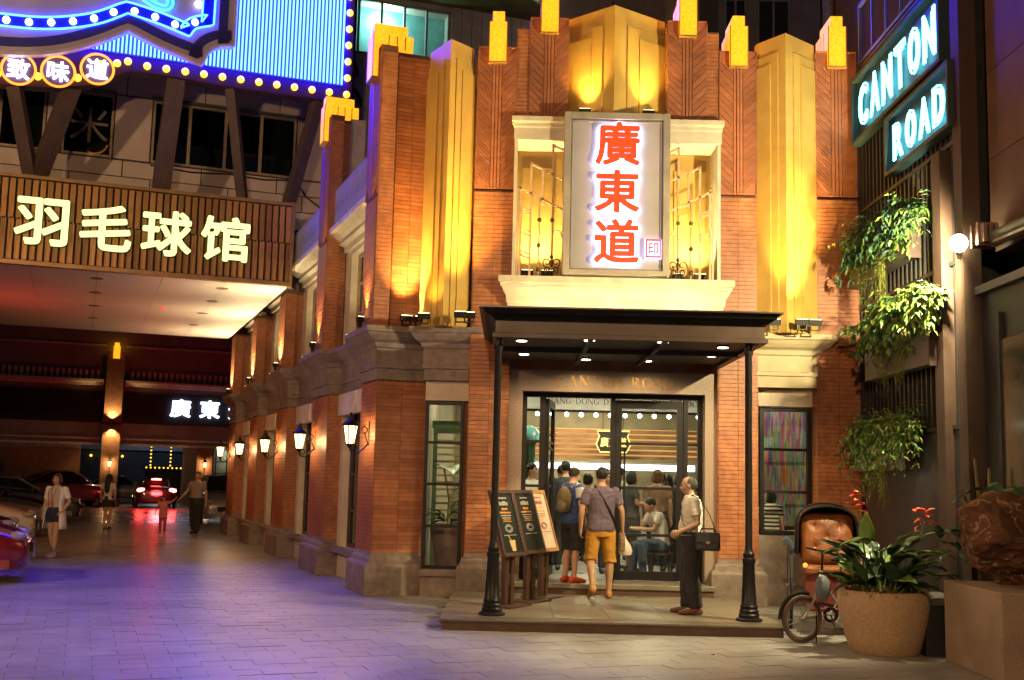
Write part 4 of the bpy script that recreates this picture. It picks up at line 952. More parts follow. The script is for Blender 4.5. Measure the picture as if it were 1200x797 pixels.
wf = obj('window', m, mat('office_frame', (.30,.24,.24), .5), go_, SM)
for k in range(5): obj('pane', MB().box(1.79+.64*k, 2.36+.64*k, 13.02, 13.027, 13.17, 14.62), PANE, wf, SM)
arc_s = [(2.6 + 6*math.sin(a), 9.2 + 4.2*(1-math.cos(a))) for a in [R_(5*k) for k in range(0, 17)]]
cvs = MB().extr([(1.7,9.6),(3.2,9.9),(4.8,10.4),(6.4,11.2),(8.0,12.4),(9.5,14),(1.7,14)], 14.85, 15.2, 'z')
ovh = obj('curved_overhang', cvs, mat('olive_overhang', (.20,.17,.05), .6, scale=2), go_, SM)
text_obj('neon_lettering', '8761', .5, emis('white_neon_text', (.8,.9,1.0), 5), SM @ TR(6.75, 11.2, 14.95, R_(30)), go_, fit=(1.0,.42), extrude=.02, offset=.01)
bn = thing('graphic_banner', 'white banner with black brush curves on the wall behind the corner pilaster lamp', 'banner', SM @ TR(1.9, 12.9, 10.8))
obj('cloth', MB().box(1.35, 2.75, 12.9, 12.93, 10.4, 12.95), mat('banner_white', (.45,.40,.44), .8), bn, SM)
for r0, cx, cz in ((.5,1.9,12.4),(.42,2.1,11.6),(.3,1.7,11.0)): obj('brush_curve', MB().tube([(cx + r0*math.cos(a), 12.89, cz + 1.2*r0*math.sin(a)) for a in [.3*k for k in range(16)]], [.03+.06*math.sin(.2*k) for k in range(16)], 6), BLACK, bn, SM)

# ---------------------------------------------------------------- building across the end of the street
fw = thing('street_end_building', 'dark building closing the street with white cornice, lit pillar and drive through opening', 'building', SM @ TR(0, 46, 0))
FW = mat('far_wall_grey', (.26,.245,.23), .85, (.2,.19,.175), 1.2, .1, 8); FB = mat('far_brick', (.24,.12,.065), .75, (.17,.085,.045), 4, .1, 20)
obj('wall', MB().box(-22, -2.05, 46.0, 46.6, 3.08, 13).box(1.15, 14, 46.0, 46.6, 3.08, 13).box(-2.05, 1.15, 46.0, 46.6, 3.08, 13).box(-22, -3.9, 46.0, 46.6, 0, 3.08).box(1.15, 2.75, 46.0, 46.6, 0, 3.08).box(4.6, 14, 46.0, 46.6, 0, 3.08).box(-2.95,-2.05,46,46.6,0,3.08), FW, fw, SM)
obj('lower_wall', MB().box(-22, -3.95, 45.9, 45.998, 0, 2.75), FB, fw, SM)
for z0, z1, o in ((6.05,6.22,.35),(6.22,6.35,.5),(8.1,8.2,.1),(3.0,3.12,.2),(3.3,3.38,.12)):
    obj('cornice', MB().box(-22, -3.0, 46-o, 45.999, z0, z1).box(-2.0, 14, 46-o, 45.999, z0, z1), mat('far_cornice_white', (.62,.58,.50), .7), fw, SM)
tm = MB().box(-.07,.07,45.75,45.998,6.36,6.85).mesh('parapet_tooth'); tm.materials.append(MATS['far_cornice_white'])
for k in range(60):
    x = -12 + .28*k
    if not -3.1 < x < -1.9: link(bpy.data.objects.new('parapet_tooth', tm), fw, SM @ TR(x, 0, 0))
obj('dark_band', MB().box(-22,-3.0,45.85,45.997,4.15,5.75).box(-2.0,14,45.85,45.997,4.15,5.75), mat('far_band', (.012,.010,.010), .7), fw, SM)
obj('pillar', MB().box(-2.93,-2.07,45.45,45.849,0,7.8), FB, fw, SM)
obj('pillar_band', MB().box(-2.97,-2.03,45.40,45.85,4.05,4.18), DARK, fw, SM)
obj('pillar', MB().box(1.8,2.6,45.5,45.999,0,3.0), FB, fw, SM)
amber_lamp(SM @ TR(-2.5, 45.45, 0), .34, 7.8, 8.1, 7.45, .4, 'small amber lamp on the lit pillar at the end of the street')
lantern(SM @ TR(-2.5, 45.43, 2.05), 'tiny lantern on the tall lit pillar at the end of the street', 80)
lantern(SM @ TR(2.2, 45.48, 2.1), 'tiny lantern on the short pillar by the bright gridded window', 80)
for z, tz, wd in ((4.2, 7, 'upward floodlight on the middle band of the street end pillar'), (3.98, 0, 'downward floodlight on the middle band of the street end pillar')):
    t = thing('pillar_floodlight', wd, 'floodlight', SM @ TR(-2.5, 45.3, z)); obj('housing', MB().box(-2.6,-2.4,45.22,45.36,z-.03,z+.03), BLACK, t, SM)
    obj('bracket', MB().box(-2.53,-2.47,45.36,45.45,z-.02,z+.02), BLACK, t, SM)
    spot('pillar_beam', (-2.5, 45.28, z + (.05 if tz else -.05)), (-2.5, 45.36, tz), 350, (1.0,.62,.22), 110, .6, .05, t, SM)
sg2 = thing('street_end_sign', 'three blue white glowing characters on the dark band at the end of the street', 'sign', SM @ TR(1.7, 45.8, 4.6))
for ch, x in (('廣', .85), ('東', 2.35), ('道', 3.85)):
    text_obj('character', ch, 1.1, emis('blue_white_letter', (.62,.72,1.0), 5), SM @ TR(x, 45.76, 5.05), sg2, fit=(1.05,.95), extrude=.03, bold=.035)
# what lies beyond the opening
al = thing('alley_building', 'dark building seen through the opening at the end of the street', 'building', SM @ TR(0, 70, 0))
obj('wall', MB().box(-9, 12, 70, 70.5, 0, 9), mat('alley_blue', (.05,.055,.07), .8, scale=1), al, SM); obj('lit_fascia', MB().box(-8, 10, 69.8, 69.99, 3.2, 4.2), mat('alley_fascia', (.28,.32,.38), .7), al, SM)
for k in range(4): obj('yellow_light', MB().ball((-3.2 + .7*k, 69.7, 2.75), .09), YB, al, SM)
point('alley_lamp', (1.5, 66, 5.5), 160, (.7,.8,1.0), .2, al, SM)
ks = thing('market_kiosk', 'dark kiosk outlined by strings of yellow lights beyond the street opening', 'kiosk', SM @ TR(.9, 56, 0))
obj('body', MB().box(-.1,1.9,56,58,0,1.9), DARK, ks, SM); obj('roof', MB().box(-.25,2.05,55.8,58.2,1.9,2.0), BLACK, ks, SM)
obj('mast', MB().box(.05,.12,56,56.06,2.0,3.6).box(1.2,1.27,56,56.06,2.0,3.6).box(.05,1.27,56,56.06,3.5,3.6), BLACK, ks, SM)
for x in (.085, 1.235):
    for k in range(7): obj('string_light', MB().ball((x, 55.95, 2.1 + .22*k), .05, 8, 5), YB, ks, SM)
for k in range(9): obj('string_light', MB().ball((-.15 + .25*k, 55.78, 1.95), .05, 8, 5), YB, ks, SM)
gw = thing('gridded_window', 'bright gridded shop window at the right of the street end', 'window', SM @ TR(3.7, 46, .3))
m = MB()
for k in range(4): m.box(2.8 + .58*k, 2.86 + .58*k, 46.0, 46.08, .3, 3.0)
for k in range(5): m.box(2.8, 4.6, 45.99, 46.07, .3 + .66*k, .36 + .66*k)
obj('frame', m, BLACK, gw, SM); obj('pane', MB().box(2.8,4.6,46.1,46.11,.3,3.0), PANE, gw, SM)
obj('room_back', MB().box(2.6,4.8,47.2,47.25,0,3.2), INW, gw, SM); obj('room_shelf', MB().box(2.7,4.7,46.9,47.19,1.0,1.05).box(2.7,4.7,46.9,47.19,1.7,1.75), INW, gw, SM)
point('window_lamp', (3.7, 46.7, 2.7), 40, (.9,1.0,.85), .08, gw, SM)
# red neon box sign on the left bank, its glow on soffit and cars
rs = thing('red_box_sign', 'red glowing box sign hung under the overpass over the parked cars', 'sign', SM @ TR(-7.2, 12.5, 2.6))
obj('case', MB().box(-7.38,-7.02,11.2,13.4,2.9,4.3), BLACK, rs, SM)
obj('face', MB().box(-7.018,-7.0,11.3,13.3,3.0,4.2), emis('red_face', (1.0,.06,.03), 7), rs, SM)

# ================================================================ right-hand dark building
dk = thing('dark_slatted_building', 'black building with vertical metal slats carrying the neon sign boxes', 'building', TR(5.6, 13.5, 0))
DKP = mat('dark_panel', (.013,.014,.014), .5, scale=3, bump=.05); BRN = mat('brown_panel', (.034,.015,.008), .6, (.024,.010,.006), 4, .1)
obj('wall', MB().box(5.22, 9, 12.7, 16.48, 0, 8.0), DKP, dk)
slm = MB().box(5.10,5.20,-.025,.025,2.45,7.95).mesh('slat'); slm.materials.append(mat('slat_dark', (.016,.016,.016), .45, scale=8, rand=.2))
for k in range(24): link(bpy.data.objects.new('slat', slm), dk, TR(0, 12.78 + .158*k, 0))
for z in (2.40, 4.30, 5.72, 7.9): obj('rail', MB().box(5.085, 5.215, 12.7, 16.48, z, z + .05), DKP, dk)
obj('base_panel', MB().box(5.10, 5.218, 12.75, 16.3, .0, 2.39), mat('base_panel_grey', (.022,.023,.024), .35, scale=2, bump=.05), dk)
obj('brown_post', MB().box(5.0, 5.218, 13.05, 13.3, 0, 5.7), BRN, dk); obj('brown_post', MB().box(5.02, 5.216, 12.45, 12.69, 0, 7.6), BRN, dk)
# sign boxes
NEON = emis('aqua_neon', (.14,.82,1.0), 7)
def neon_box(y0, y1, z0, z1, word, label):
    t = thing('neon_sign', label, 'sign', TR(5.05, (y0+y1)/2, z0), 'aqua neon sign boxes')
    obj('case', MB().box(5.05, 5.095, y0, y1, z0, z1), mat('sign_case_teal', (.01,.035,.042), .5), t)
    obj('rim', MB().box(4.95,5.05,y0,y0+.05,z0,z1).box(4.95,5.05,y1-.05,y1,z0,z1).box(4.95,5.05,y0+.05,y1-.05,z0,z0+.05).box(4.95,5.05,y0+.05,y1-.05,z1-.05,z1), mat('sign_rim_teal', (.012,.03,.035), .5), t)
    L = y1 - y0 - .35; n = len(word)
    for i, ch in enumerate(word):
        yc = y1 - .175 - L*(i + .5)/n
        F = TR(5.0, yc, (z0+z1)/2, -math.pi/2)
        c = None
        for sc_, r in ((1.0, .0085), (.70, .0075)):
            c2 = text_obj('neon_letter', ch, .8, NEON, F, t if c is None else c, fit=(L/n*.78*sc_ , (z1-z0)*.62*(sc_*.6+.4)), fill=False, bevel=r*1.6)
            c = c or c2
neon_box(12.85, 16.3, 6.72, 7.72, 'CANTON', 'upper aqua neon sign box spelling CANTON on the dark building')
neon_box(12.62, 14.85, 5.86, 6.66, 'ROAD', 'lower aqua neon sign box spelling ROAD on the dark building')
# planter boxes with hanging plants
LEAFM = [mat('leaf_bright', (.15,.27,.045), .45, (.10,.20,.035), 8), mat('leaf_mid', (.08,.17,.04), .45, (.05,.12,.03), 8), mat('leaf_yellow', (.25,.27,.05), .5, (.16,.19,.03), 8), mat('leaf_bluegreen', (.06,.14,.10), .5, (.04,.10,.07), 8)]
def leaf_pts(L, W, bend, n=4):
    vs, fs = [], []
    for i in range(n + 1):
        t = i / n; w = W * math.sin(math.pi * min(1, t*.92 + .06)) ** .8 * (1 - .25*t); z = -bend * t*t * L; y = L*t*(1 - .12*bend*t)
        vs += [(-w/2, y, z + w*.16), (0, y, z), (w/2, y, z + w*.16)]
    for i in range(n):
        for k in (0, 1): fs.append((i*3+k, i*3+k+1, i*3+3+k+1, i*3+3+k))
    return vs, fs
def add_leaf(mb, pos, d, L, W, bend=.5, roll=0, n=3):
    d = Vector(d).normalized(); q = d.to_track_quat('Y', 'Z').to_matrix().to_4x4() @ Matrix.Rotation(roll, 4, 'Y')
    M = Matrix.Translation(pos) @ q; vs, fs = leaf_pts(L, W, bend, n); mb.add([M @ Vector(v) for v in vs], fs)
def planter(y0, y1, z0, z1, x0, seed, label, bare_label):
    t = thing('planter_box', bare_label, 'planter', TR(x0 + .15, (y0+y1)/2, z0), 'planter boxes on the dark building')
    obj('box', MB().box(x0, 5.085, y0, y1, z0, z1), mat('planter_grey', (.16,.15,.12), .5, scale=3, bump=.06), t, bevel=.008)
    obj('end_plate', MB().box(x0-.01, 5.084, y0-.03, y0-.001, z0-.02, z1+.02), BRN, t)
    p = thing('hanging_plant', label, 'plant', TR(x0 + .1, (y0+y1)/2, z1), 'hanging plants on the dark building')
    rnd = random.Random(seed); mbs = [MB() for _ in range(4)]; stem = MB()
    L = y1 - y0
    for k in range(int((210,190,230)[seed-1] * L)):                      # sprays of leaves arching out of the box
        y = y0 - .35 + (L + .1) * rnd.random(); base = Vector((x0 + .02 + .1*rnd.random(), y, z1 - .04))
        a = rnd.uniform(-1.3, 1.3); out = Vector((-math.cos(a)*.55, math.sin(a)*.6 - .15, rnd.uniform(.15, 1.2))).normalized()
        ln = rnd.uniform(.18, .52); droop = rnd.uniform(.2, 1.6); pr = base; w = rnd.choice(((0,1,1,3,3,1),(0,0,0,2,1,0),(0,1,1,0,1,2))[seed-1])
        for s in range(5):
            tt = (s + 1) / 5; q = base + out*ln*tt + Vector((0, 0, -droop*ln*tt*tt))
            dd = (q - pr).normalized(); pr = q
            for sd in (-1, 1):
                sv = dd.cross(Vector((0,0,1))).normalized() * sd
                add_leaf(mbs[w if rnd.random() < .8 else rnd.randrange(4)], q, dd*.5 + sv*.8 + Vector((0,0,rnd.uniform(-.4,.4))), rnd.uniform(.06,.125)*(1,1.2,.8)[seed-1], rnd.uniform(.03,.06)*(1,1.25,.75)[seed-1], .6, rnd.uniform(-.6,.6), 2)
    for k in range(int(12 * L)):                       # leafy trails
        y = y0 - .3 + L*rnd.random(); q = Vector((x0 - .06 + rnd.uniform(-.06,.03), y, z1)); ln = rnd.uniform(.25,.6); s = 0
        while s < ln:
            s += .035; q = q + Vector((rnd.uniform(-.012,.010), rnd.uniform(-.015,.015), -.035))
            add_leaf(mbs[rnd.choice((0,1,0))], q, (rnd.uniform(-1,.2), rnd.uniform(-1,1), rnd.uniform(-.7,.3)), rnd.uniform(.05,.085), rnd.uniform(.03,.05), .4, 0, 2)
    for c in (.35, .62):                              # bead-like yellow strands
        for k in range(34):
            y = y0 + L*c + rnd.uniform(-.16,.16); q = Vector((x0 - .07 + rnd.uniform(-.05,.05), y, z1 - .05)); ln = rnd.uniform(.5,1.0); s = 0
            while s < ln:
                s += .028; q = q + Vector((rnd.uniform(-.005,.005), rnd.uniform(-.005,.005), -.028))
                add_leaf(mbs[2], q, (rnd.uniform(-1,1), rnd.uniform(-1,1), -.6), .045, .028, .2, 0, 1)
    for i, mb in enumerate(mbs):
        if mb.f: obj('foliage', mb, LEAFM[i], p, kind='stuff')
planter(13.95, 16.4, 4.60, 5.16, 4.93, 1, 'lush hanging plant with yellow strands in the top planter box', 'grey planter box fixed highest on the dark slats')
planter(13.30, 15.75, 3.18, 3.95, 4.93, 2, 'pale edged hanging plant with long yellow strand in the middle planter box', 'grey planter box in the middle of the dark slats')
planter(14.25, 16.35, 1.95, 2.5, 4.95, 3, 'hanging plant with thin trailing strands in the lowest planter box', 'grey planter box lowest on the dark slats')
# floodlight on bracket
fl = thing('wall_floodlight', 'dazzling floodlight on a bracket beside the middle hanging plant', 'floodlight', TR(5.0, 12.55, 4.4))
obj('bracket', MB().tube([(5.15,12.6,4.3),(4.98,12.5,4.3),(4.95,12.46,4.38)], .015, 6), BLACK, fl)
obj('housing', MB().lathe([(.05,-.05),(.085,0),(.085,.07),(.07,.09)], (0,0,0), 14).xf(TR(4.95,12.46,4.46) @ Matrix.Rotation(R_(110),4,'X')), BLACK, fl, smooth=True)
obj('lens', MB().ball((4.945,12.40,4.44), .10, 14, 9), emis('flood_lens', (1.0,.92,.55), 60), fl, smooth=True)
spot('flood_beam', (4.82, 12.34, 4.42), (4.0, 13.6, 4.0), 1900, (1.0,.82,.45), 164, .35, .06, fl)
# brown stone building on the far right and dark shopfront
bw = thing('brown_stone_building', 'brown stone clad building with red banner beyond the neon signs', 'building', TR(6.5, 10.5, 0))
BST = mat('brown_stone', (.13,.06,.027), .75, (.09,.04,.018), 3, .2, 30, rand=.1)
obj('wall', MB().box(5.36, 9, 7, 12.4, 4.35, 12.5), mat('brown_joint', (.07,.035,.02), .9), bw)
for j in range(8):
    for i in range(5):
        y1 = 12.4 - i*1.1; z0 = 4.4 + j*1.0
        obj('stone_panel', MB().box(5.31, 5.359, y1-1.094, y1-.006, z0+.005, z0+.995), BST, bw)
    obj('stone_panel', MB().box(5.37, 6.3, 12.401, 12.45, 4.405+j, 5.395+j), BST, bw)
sf = thing('dark_shopfront', 'black shopfront with dim green glass below the stone building', 'shopfront', TR(5.5, 10.5, 0))
obj('frame', MB().box(5.2, 9, 7, 12.42, 0, 3.95), DKP, sf); obj('lintel_edge', MB().box(5.12, 5.199, 7, 12.42, 3.86, 3.95), mat('edge_grey', (.07,.065,.06), .5), sf)
obj('glass_panel', MB().box(5.17, 5.198, 7.2, 11.9, .6, 3.3), mat('dim_green_glass', (.05,.075,.06), .12, scale=1.5), sf)
obj('stile', MB().box(5.15,5.199,11.9,11.98,0,3.6).box(5.15,5.199,10.6,10.66,.6,3.3), DKP, sf)
aw = thing('awning_arm', 'folded metal awning arm with grey green roller on the stone building', 'awning', TR(5.2, 11.8, 4.2))
obj('roller', MB().tube([(5.12,11.9,4.42),(4.98,8.0,4.25)], .06, 10), mat('awning_green', (.12,.16,.10), .5), aw, smooth=True)
obj('cassette', MB().bar((5.15,11.95,4.36),(5.0,8.0,4.18), .10, .04), mat('cassette_cream', (.5,.45,.3), .4), aw)
m = MB()
for k in range(3): m.box(5.0+.06*k, 5.04+.06*k, 11.85, 12.2, 4.35, 4.55)
m.box(4.98,5.2,11.95,12.0,4.33,4.58).box(4.98,5.2,12.12,12.16,4.33,4.58); obj('hinge', m, mat('hinge_steel', (.28,.2,.15), .4, metal=.6), aw)
rb = thing('red_banner', 'red framed banner with gold edge on the brown stone wall', 'banner', TR(5.28, 10.4, 5))
obj('cloth', MB().box(5.26,5.305,9.0,11.15,4.9,7.0), mat('banner_red', (.35,.02,.02), .6, (.25,.06,.02), 3), rb)
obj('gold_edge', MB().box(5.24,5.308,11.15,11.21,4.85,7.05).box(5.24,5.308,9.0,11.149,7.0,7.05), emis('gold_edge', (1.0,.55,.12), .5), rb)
m = MB().ball((5.255,10.6,5.7), .3, 10, 8, (.05,.8,1.2)); obj('printed_emblem', m, mat('banner_tan', (.35,.27,.16), .6), rb)
# rooftop kit on the dark building
acu = thing('air_conditioner', 'white air conditioner unit with round fan above the CANTON sign', 'air conditioner', TR(5.45, 14.3, 8.0))
obj('case', MB().box(5.25,5.6,13.7,14.55,8.22,8.85), mat('ac_white', (.6,.6,.58), .5), acu, bevel=.02)
m = MB()
for r in (.07,.14,.21,.27): m.tube([(5.235, 14.2 + r*math.cos(a), 8.53 + r*math.sin(a)) for a in [2*math.pi*k/20 for k in range(20)]], .012, 5, closed=True)
obj('fan_grille', m, BLACK, acu); obj('feet', MB().box(5.3,5.55,13.8,13.85,8.0,8.22).box(5.3,5.55,14.4,14.45,8.0,8.22), BLACK, acu)
rl = thing('roof_railing', 'thin steel railing with blue light painted on along the roof of the dark building', 'railing', TR(5.15, 14.5, 8.0))
m = MB().box(5.1,5.14,12.7,16.4,8.9,8.94).box(5.1,5.14,12.7,16.4,8.0,8.05); obj('rail', m, mat('railing_blue_light', (.08,.09,.28), .4), rl)  # the billboard's blue light is put into the steel colour
for k in range(7): obj('baluster', MB().box(5.1,5.14,12.75+.6*k,12.79+.6*k,8.05,8.9), MATS['railing_blue_light'], rl)
# background towers
def tower(name, label, x0, x1, y0, y1, h, m, wins, wm):
    t = thing(name, label, 'building', TR((x0+x1)/2, y0, 0)); obj('wall', MB().box(x0, x1, y0, y1, 0, h), m, t)
    for (a, b, c, d) in wins:
        w = obj('window', MB().box(a-.05,b+.05,y0-.06,y0-.001,c-.05,c).box(a-.05,b+.05,y0-.06,y0-.001,d,d+.05).box(a-.05,a,y0-.06,y0-.001,c,d).box(b,b+.05,y0-.06,y0-.001,c,d).box((a+b)/2-.03,(a+b)/2+.03,y0-.05,y0-.001,c,d), mat('tower_frame', (.15,.15,.16), .6), t)
        obj('pane', MB().box(a, b, y0-.012, y0-.002, c, d), wm, w)
    return t
DWN = mat('tower_glass', (.02,.022,.03), .15)
tower('apartment_tower', 'brown grey tower rising behind the central gold fin', .9, 2.55, 30, 36, 26, mat('tower_brown', (.16,.12,.10), .8, scale=1), [(1.2,2.2,z,z+1.3) for z in (12,15.2,18.4)], DWN)
tower('apartment_tower', 'dark grey block with shuttered windows behind the right gold fin', 5.5, 8.3, 30, 38, 30, mat('tower_grey', (.13,.13,.14), .8, scale=1.5), [(6.6,7.4,z,z+1.7) for z in (10.2,13.3,16.4)] + [(5.7,6.2,z,z+1.7) for z in (10.2,13.3,16.4)], DWN)
tower('apartment_tower', 'pinkish brown block behind the rightmost amber lamp', 8.6, 16, 27, 36, 30, mat('tower_pink', (.36,.20,.15), .8, scale=1), [(12,13.2,z,z+1.5) for z in (10,13,16)], DWN)
tag(obj('drain_pipe', MB().tube([(8.4,29.6,0),(8.4,29.6,30)], .15, 8), mat('pipe_lilac', (.30,.28,.42), .5)), 'lilac downpipe between the two towers behind the right gold fin', 'pipe')
# street lamp behind the photographer that lights the square
def street_lamp(x, y, power, label, hd=(0,1)):
    t = thing('street_lamp', label, 'street lamp', TR(x, y, 0), 'street lamps of the square')
    obj('pole', MB().lathe([(.14,0),(.14,.3),(.08,.4),(.05,6.6)], (x, y, 0), 12), BLACK, t, smooth=True)
    e = (x + 1.2*hd[0], y + 1.2*hd[1]); obj('arm', MB().tube([(x,y,6.5),(x+.6*hd[0],y+.6*hd[1],6.8),(e[0],e[1],6.8)], .035, 8), BLACK, t)
    obj('head', MB().box(e[0]-.15,e[0]+.15,e[1]-.2,e[1]+.2,6.72,6.84), BLACK, t); obj('lens', MB().box(e[0]-.12,e[0]+.12,e[1]-.17,e[1]+.17,6.70,6.719), emis('street_lens', (1.0,.62,.28), 20), t)
    point('street_lamp_glow', (e[0], e[1], 6.5), power, (1.0,.60,.30), .2, t)
street_lamp(-1.0, -6.0, 4300, 'tall street lamp on the open side of the square')
street_lamp(-12.5, 6.5, 3000, 'unseen street lamp added beside the parked cars to warm the left side', (.5,.8))  # added out of view to warm the concrete wall, slats and walkers

# ================================================================ pots, rock, rickshaw
POT = mat('rough_terracotta', (.42,.29,.17), .85, (.33,.22,.125), 34, .6, 40)
pt = thing('stone_planter', 'big rough round planter beside the small bicycle wheel', 'planter', TR(4.0, 12.25, 0))
obj('pot', MB().lathe([(.34,0),(.36,.02),(.40,.15),(.45,.35),(.475,.5),(.465,.60),(.44,.64),(.40,.645),(.39,.6),(.1,.56)], (4.0,12.25,0), 36), POT, pt, smooth=True)
obj('soil', MB().lathe([(.39,.565),(.3,.60),(.02,.63)], (4.0,12.25,0), 20), mat('dark_soil', (.03,.022,.015), .95, scale=20, bump=.6), pt, smooth=True)
CANNA = [mat('canna_leaf', (.045,.095,.025), .35, (.03,.065,.018), 10, .15, 25), mat('canna_leaf_light', (.13,.22,.04), .35, (.09,.17,.03), 10, .15, 25), mat('canna_leaf_dark', (.02,.05,.02), .35, (.014,.035,.014), 10, .15, 25)]
def big_leaf(parent, pos, d, L, W, bend, mtl, roll=0, n=8, cupk=.18):
    mb = MB(); d = Vector(d).normalized(); M = Matrix.Translation(pos) @ d.to_track_quat('Y', 'Z').to_matrix().to_4x4() @ Matrix.Rotation(roll, 4, 'Y')
    vs, fs = [], []; cols = 5
    for i in range(n + 1):
        t = i/n; w = W * 1.15 * math.sin(math.pi*min(1, t**.8*.93+.05)) * (1 - .25*t); y = L*t*(1 - .1*bend*t); z = -bend*L*t*t
        for c in range(cols):
            e = c/(cols-1)*2 - 1; vs.append(M @ Vector((w/2*e, y, z + abs(e)*w*cupk + .010*math.sin(11*t*math.pi + 2*abs(e))*abs(e))))
    for i in range(n):
        for c in range(cols-1): fs.append((i*cols+c, i*cols+c+1, (i+1)*cols+c+1, (i+1)*cols+c))
    mb.add(vs, fs); o = obj('leaf', mb, mtl, parent, smooth='all'); md = o.modifiers.new('thickness', 'SOLIDIFY'); md.thickness = .003
    return o
cp_ = thing('canna_plant', 'leafy canna plant with red flowers in the big round planter', 'plant', TR(4.0, 12.25, .6))
rnd = random.Random(5); stems = MB()
for k in range(72):
    a = rnd.uniform(0, 2*math.pi); el = rnd.uniform(.05, 1.25); hz = rnd.uniform(.0,.42) if k % 3 else rnd.uniform(0,.1)
    p0 = Vector((4.0 + .25*math.cos(a)*rnd.random(), 12.25 + .25*math.sin(a)*rnd.random(), .6)); p1 = p0 + Vector((math.cos(a)*.10, math.sin(a)*.10, .04 + hz))
    stems.tube([p0, p1], .01, 5)
    big_leaf(cp_, p1, (math.cos(a)*math.cos(el), math.sin(a)*math.cos(el), math.sin(el)), rnd.uniform(.26,.48), rnd.uniform(.11,.20), rnd.uniform(.1,.55), CANNA[rnd.choice((0,0,2,2,2,1))], rnd.uniform(-.5,.5))
big_leaf(cp_, (3.78,12.1,1.12), (-.1,-.2,1), .34, .16, -.1, CANNA[1]); big_leaf(cp_, (4.2,11.98,1.0), (.6,-.5,.5), .36, .13, .4, CANNA[1]); big_leaf(cp_, (3.85,12.0,1.15), (-1,-.3,.25), .45, .14, .35, CANNA[0]); big_leaf(cp_, (4.05,12.0,1.1), (.5,-.4,.9), .3, .12, .3, CANNA[1])
obj('stem', stems, mat('canna_stem', (.09,.13,.03), .5), cp_)
RED = mat('canna_petal', (.65,.07,.02), .5, (.45,.03,.01), 10)
for cx, cy_, cz in ((3.72,12.2,1.58),(4.42,12.2,1.42)):
    mb = MB(); mb2 = MB().tube([(4.0+(cx-4)*.5,12.25,.7),(cx,cy_,cz-.1)], .009, 5); obj('flower_stem', mb2, MATS['canna_stem'], cp_)
    for q in range(18):
        a = rnd.uniform(0,6.28); add_leaf(mb, (cx + rnd.uniform(-.05,.05), cy_ + rnd.uniform(-.05,.05), cz + rnd.uniform(-.12,.10)), (math.cos(a), math.sin(a), rnd.uniform(-.2,1)), .09, .05, .5, rnd.uniform(-1,1), 3)
    obj('flower', mb, RED, cp_)
sm_ = MB()
for q in range(420):
    a = rnd.uniform(0, 6.28); r = rnd.uniform(.2,.47); add_leaf(sm_, (4.0+r*math.cos(a), 12.25+r*math.sin(a), .62+rnd.uniform(0,.09)), (math.cos(a)+rnd.uniform(-1,1), math.sin(a)+rnd.uniform(-1,1), rnd.uniform(-.3,.7)), rnd.uniform(.03,.07), .02, .5, 0, 2)
obj('ground_cover', sm_, mat('dry_groundcover', (.20,.13,.045), .7, (.09,.08,.03), 12), cp_, kind='stuff')
# plinth with rock
pl = thing('stone_plinth', 'brown granite block carrying the big rock', 'plinth', TR(5.3, 11.4, 0))
obj('block', MB().box(4.45, 6.1, 10.4, 11.75, 0, .80), mat('plinth_granite', (.34,.25,.18), .7, (.23,.16,.115), 60, .2, 120, patch=.3, pscale=2), pl, bevel=.01)
_pw = thing('low_wall', 'dark low wall behind the big round planter', 'wall', TR(4.8, 12.9, 0))
obj('wall', MB().box(4.35, 5.2, 12.0, 12.95, 0, .52), DKP, _pw); obj('coping', MB().box(4.31, 5.2, 11.96, 12.99, .521, .57), mat('edge_grey', (.13,.12,.11), .5), _pw)
ROCK = mat('veined_rock', (.13,.06,.033), .8, (.06,.028,.018), 3.5, .9, 9)
ROCK.node_tree.nodes['Principled BSDF'].inputs['Specular IOR Level'].default_value = .2
_n = ROCK.node_tree; _tc = _n.nodes.new('ShaderNodeTexCoord'); _nz = _n.nodes.new('ShaderNodeTexNoise'); _nz.inputs['Scale'].default_value = 2.2; _nz.inputs['Detail'].default_value = 7; _nz.inputs['Distortion'].default_value = 1.6
_rp = _n.nodes.new('ShaderNodeValToRGB'); _e = _rp.color_ramp.elements; _e[0].position = .485; _e[0].color = (0,0,0,1); _e[1].position = .50; _e[1].color = (1,1,1,1); _x = _rp.color_ramp.elements.new(.515); _x.color = (0,0,0,1)
_mx = _n.nodes.new('ShaderNodeMix'); _mx.data_type = 'RGBA'; _mx.inputs[7].default_value = (.32,.2,.12,1)
_P = _n.nodes['Principled BSDF']; _src = _P.inputs['Base Color'].links[0].from_socket
_n.links.new(_tc.outputs['Object'], _nz.inputs[0]); _n.links.new(_nz.outputs[0], _rp.inputs[0]); _n.links.new(_rp.outputs[0], _mx.inputs[0]); _n.links.new(_src, _mx.inputs[6]); _n.links.new(_mx.outputs[2], _P.inputs['Base Color'])
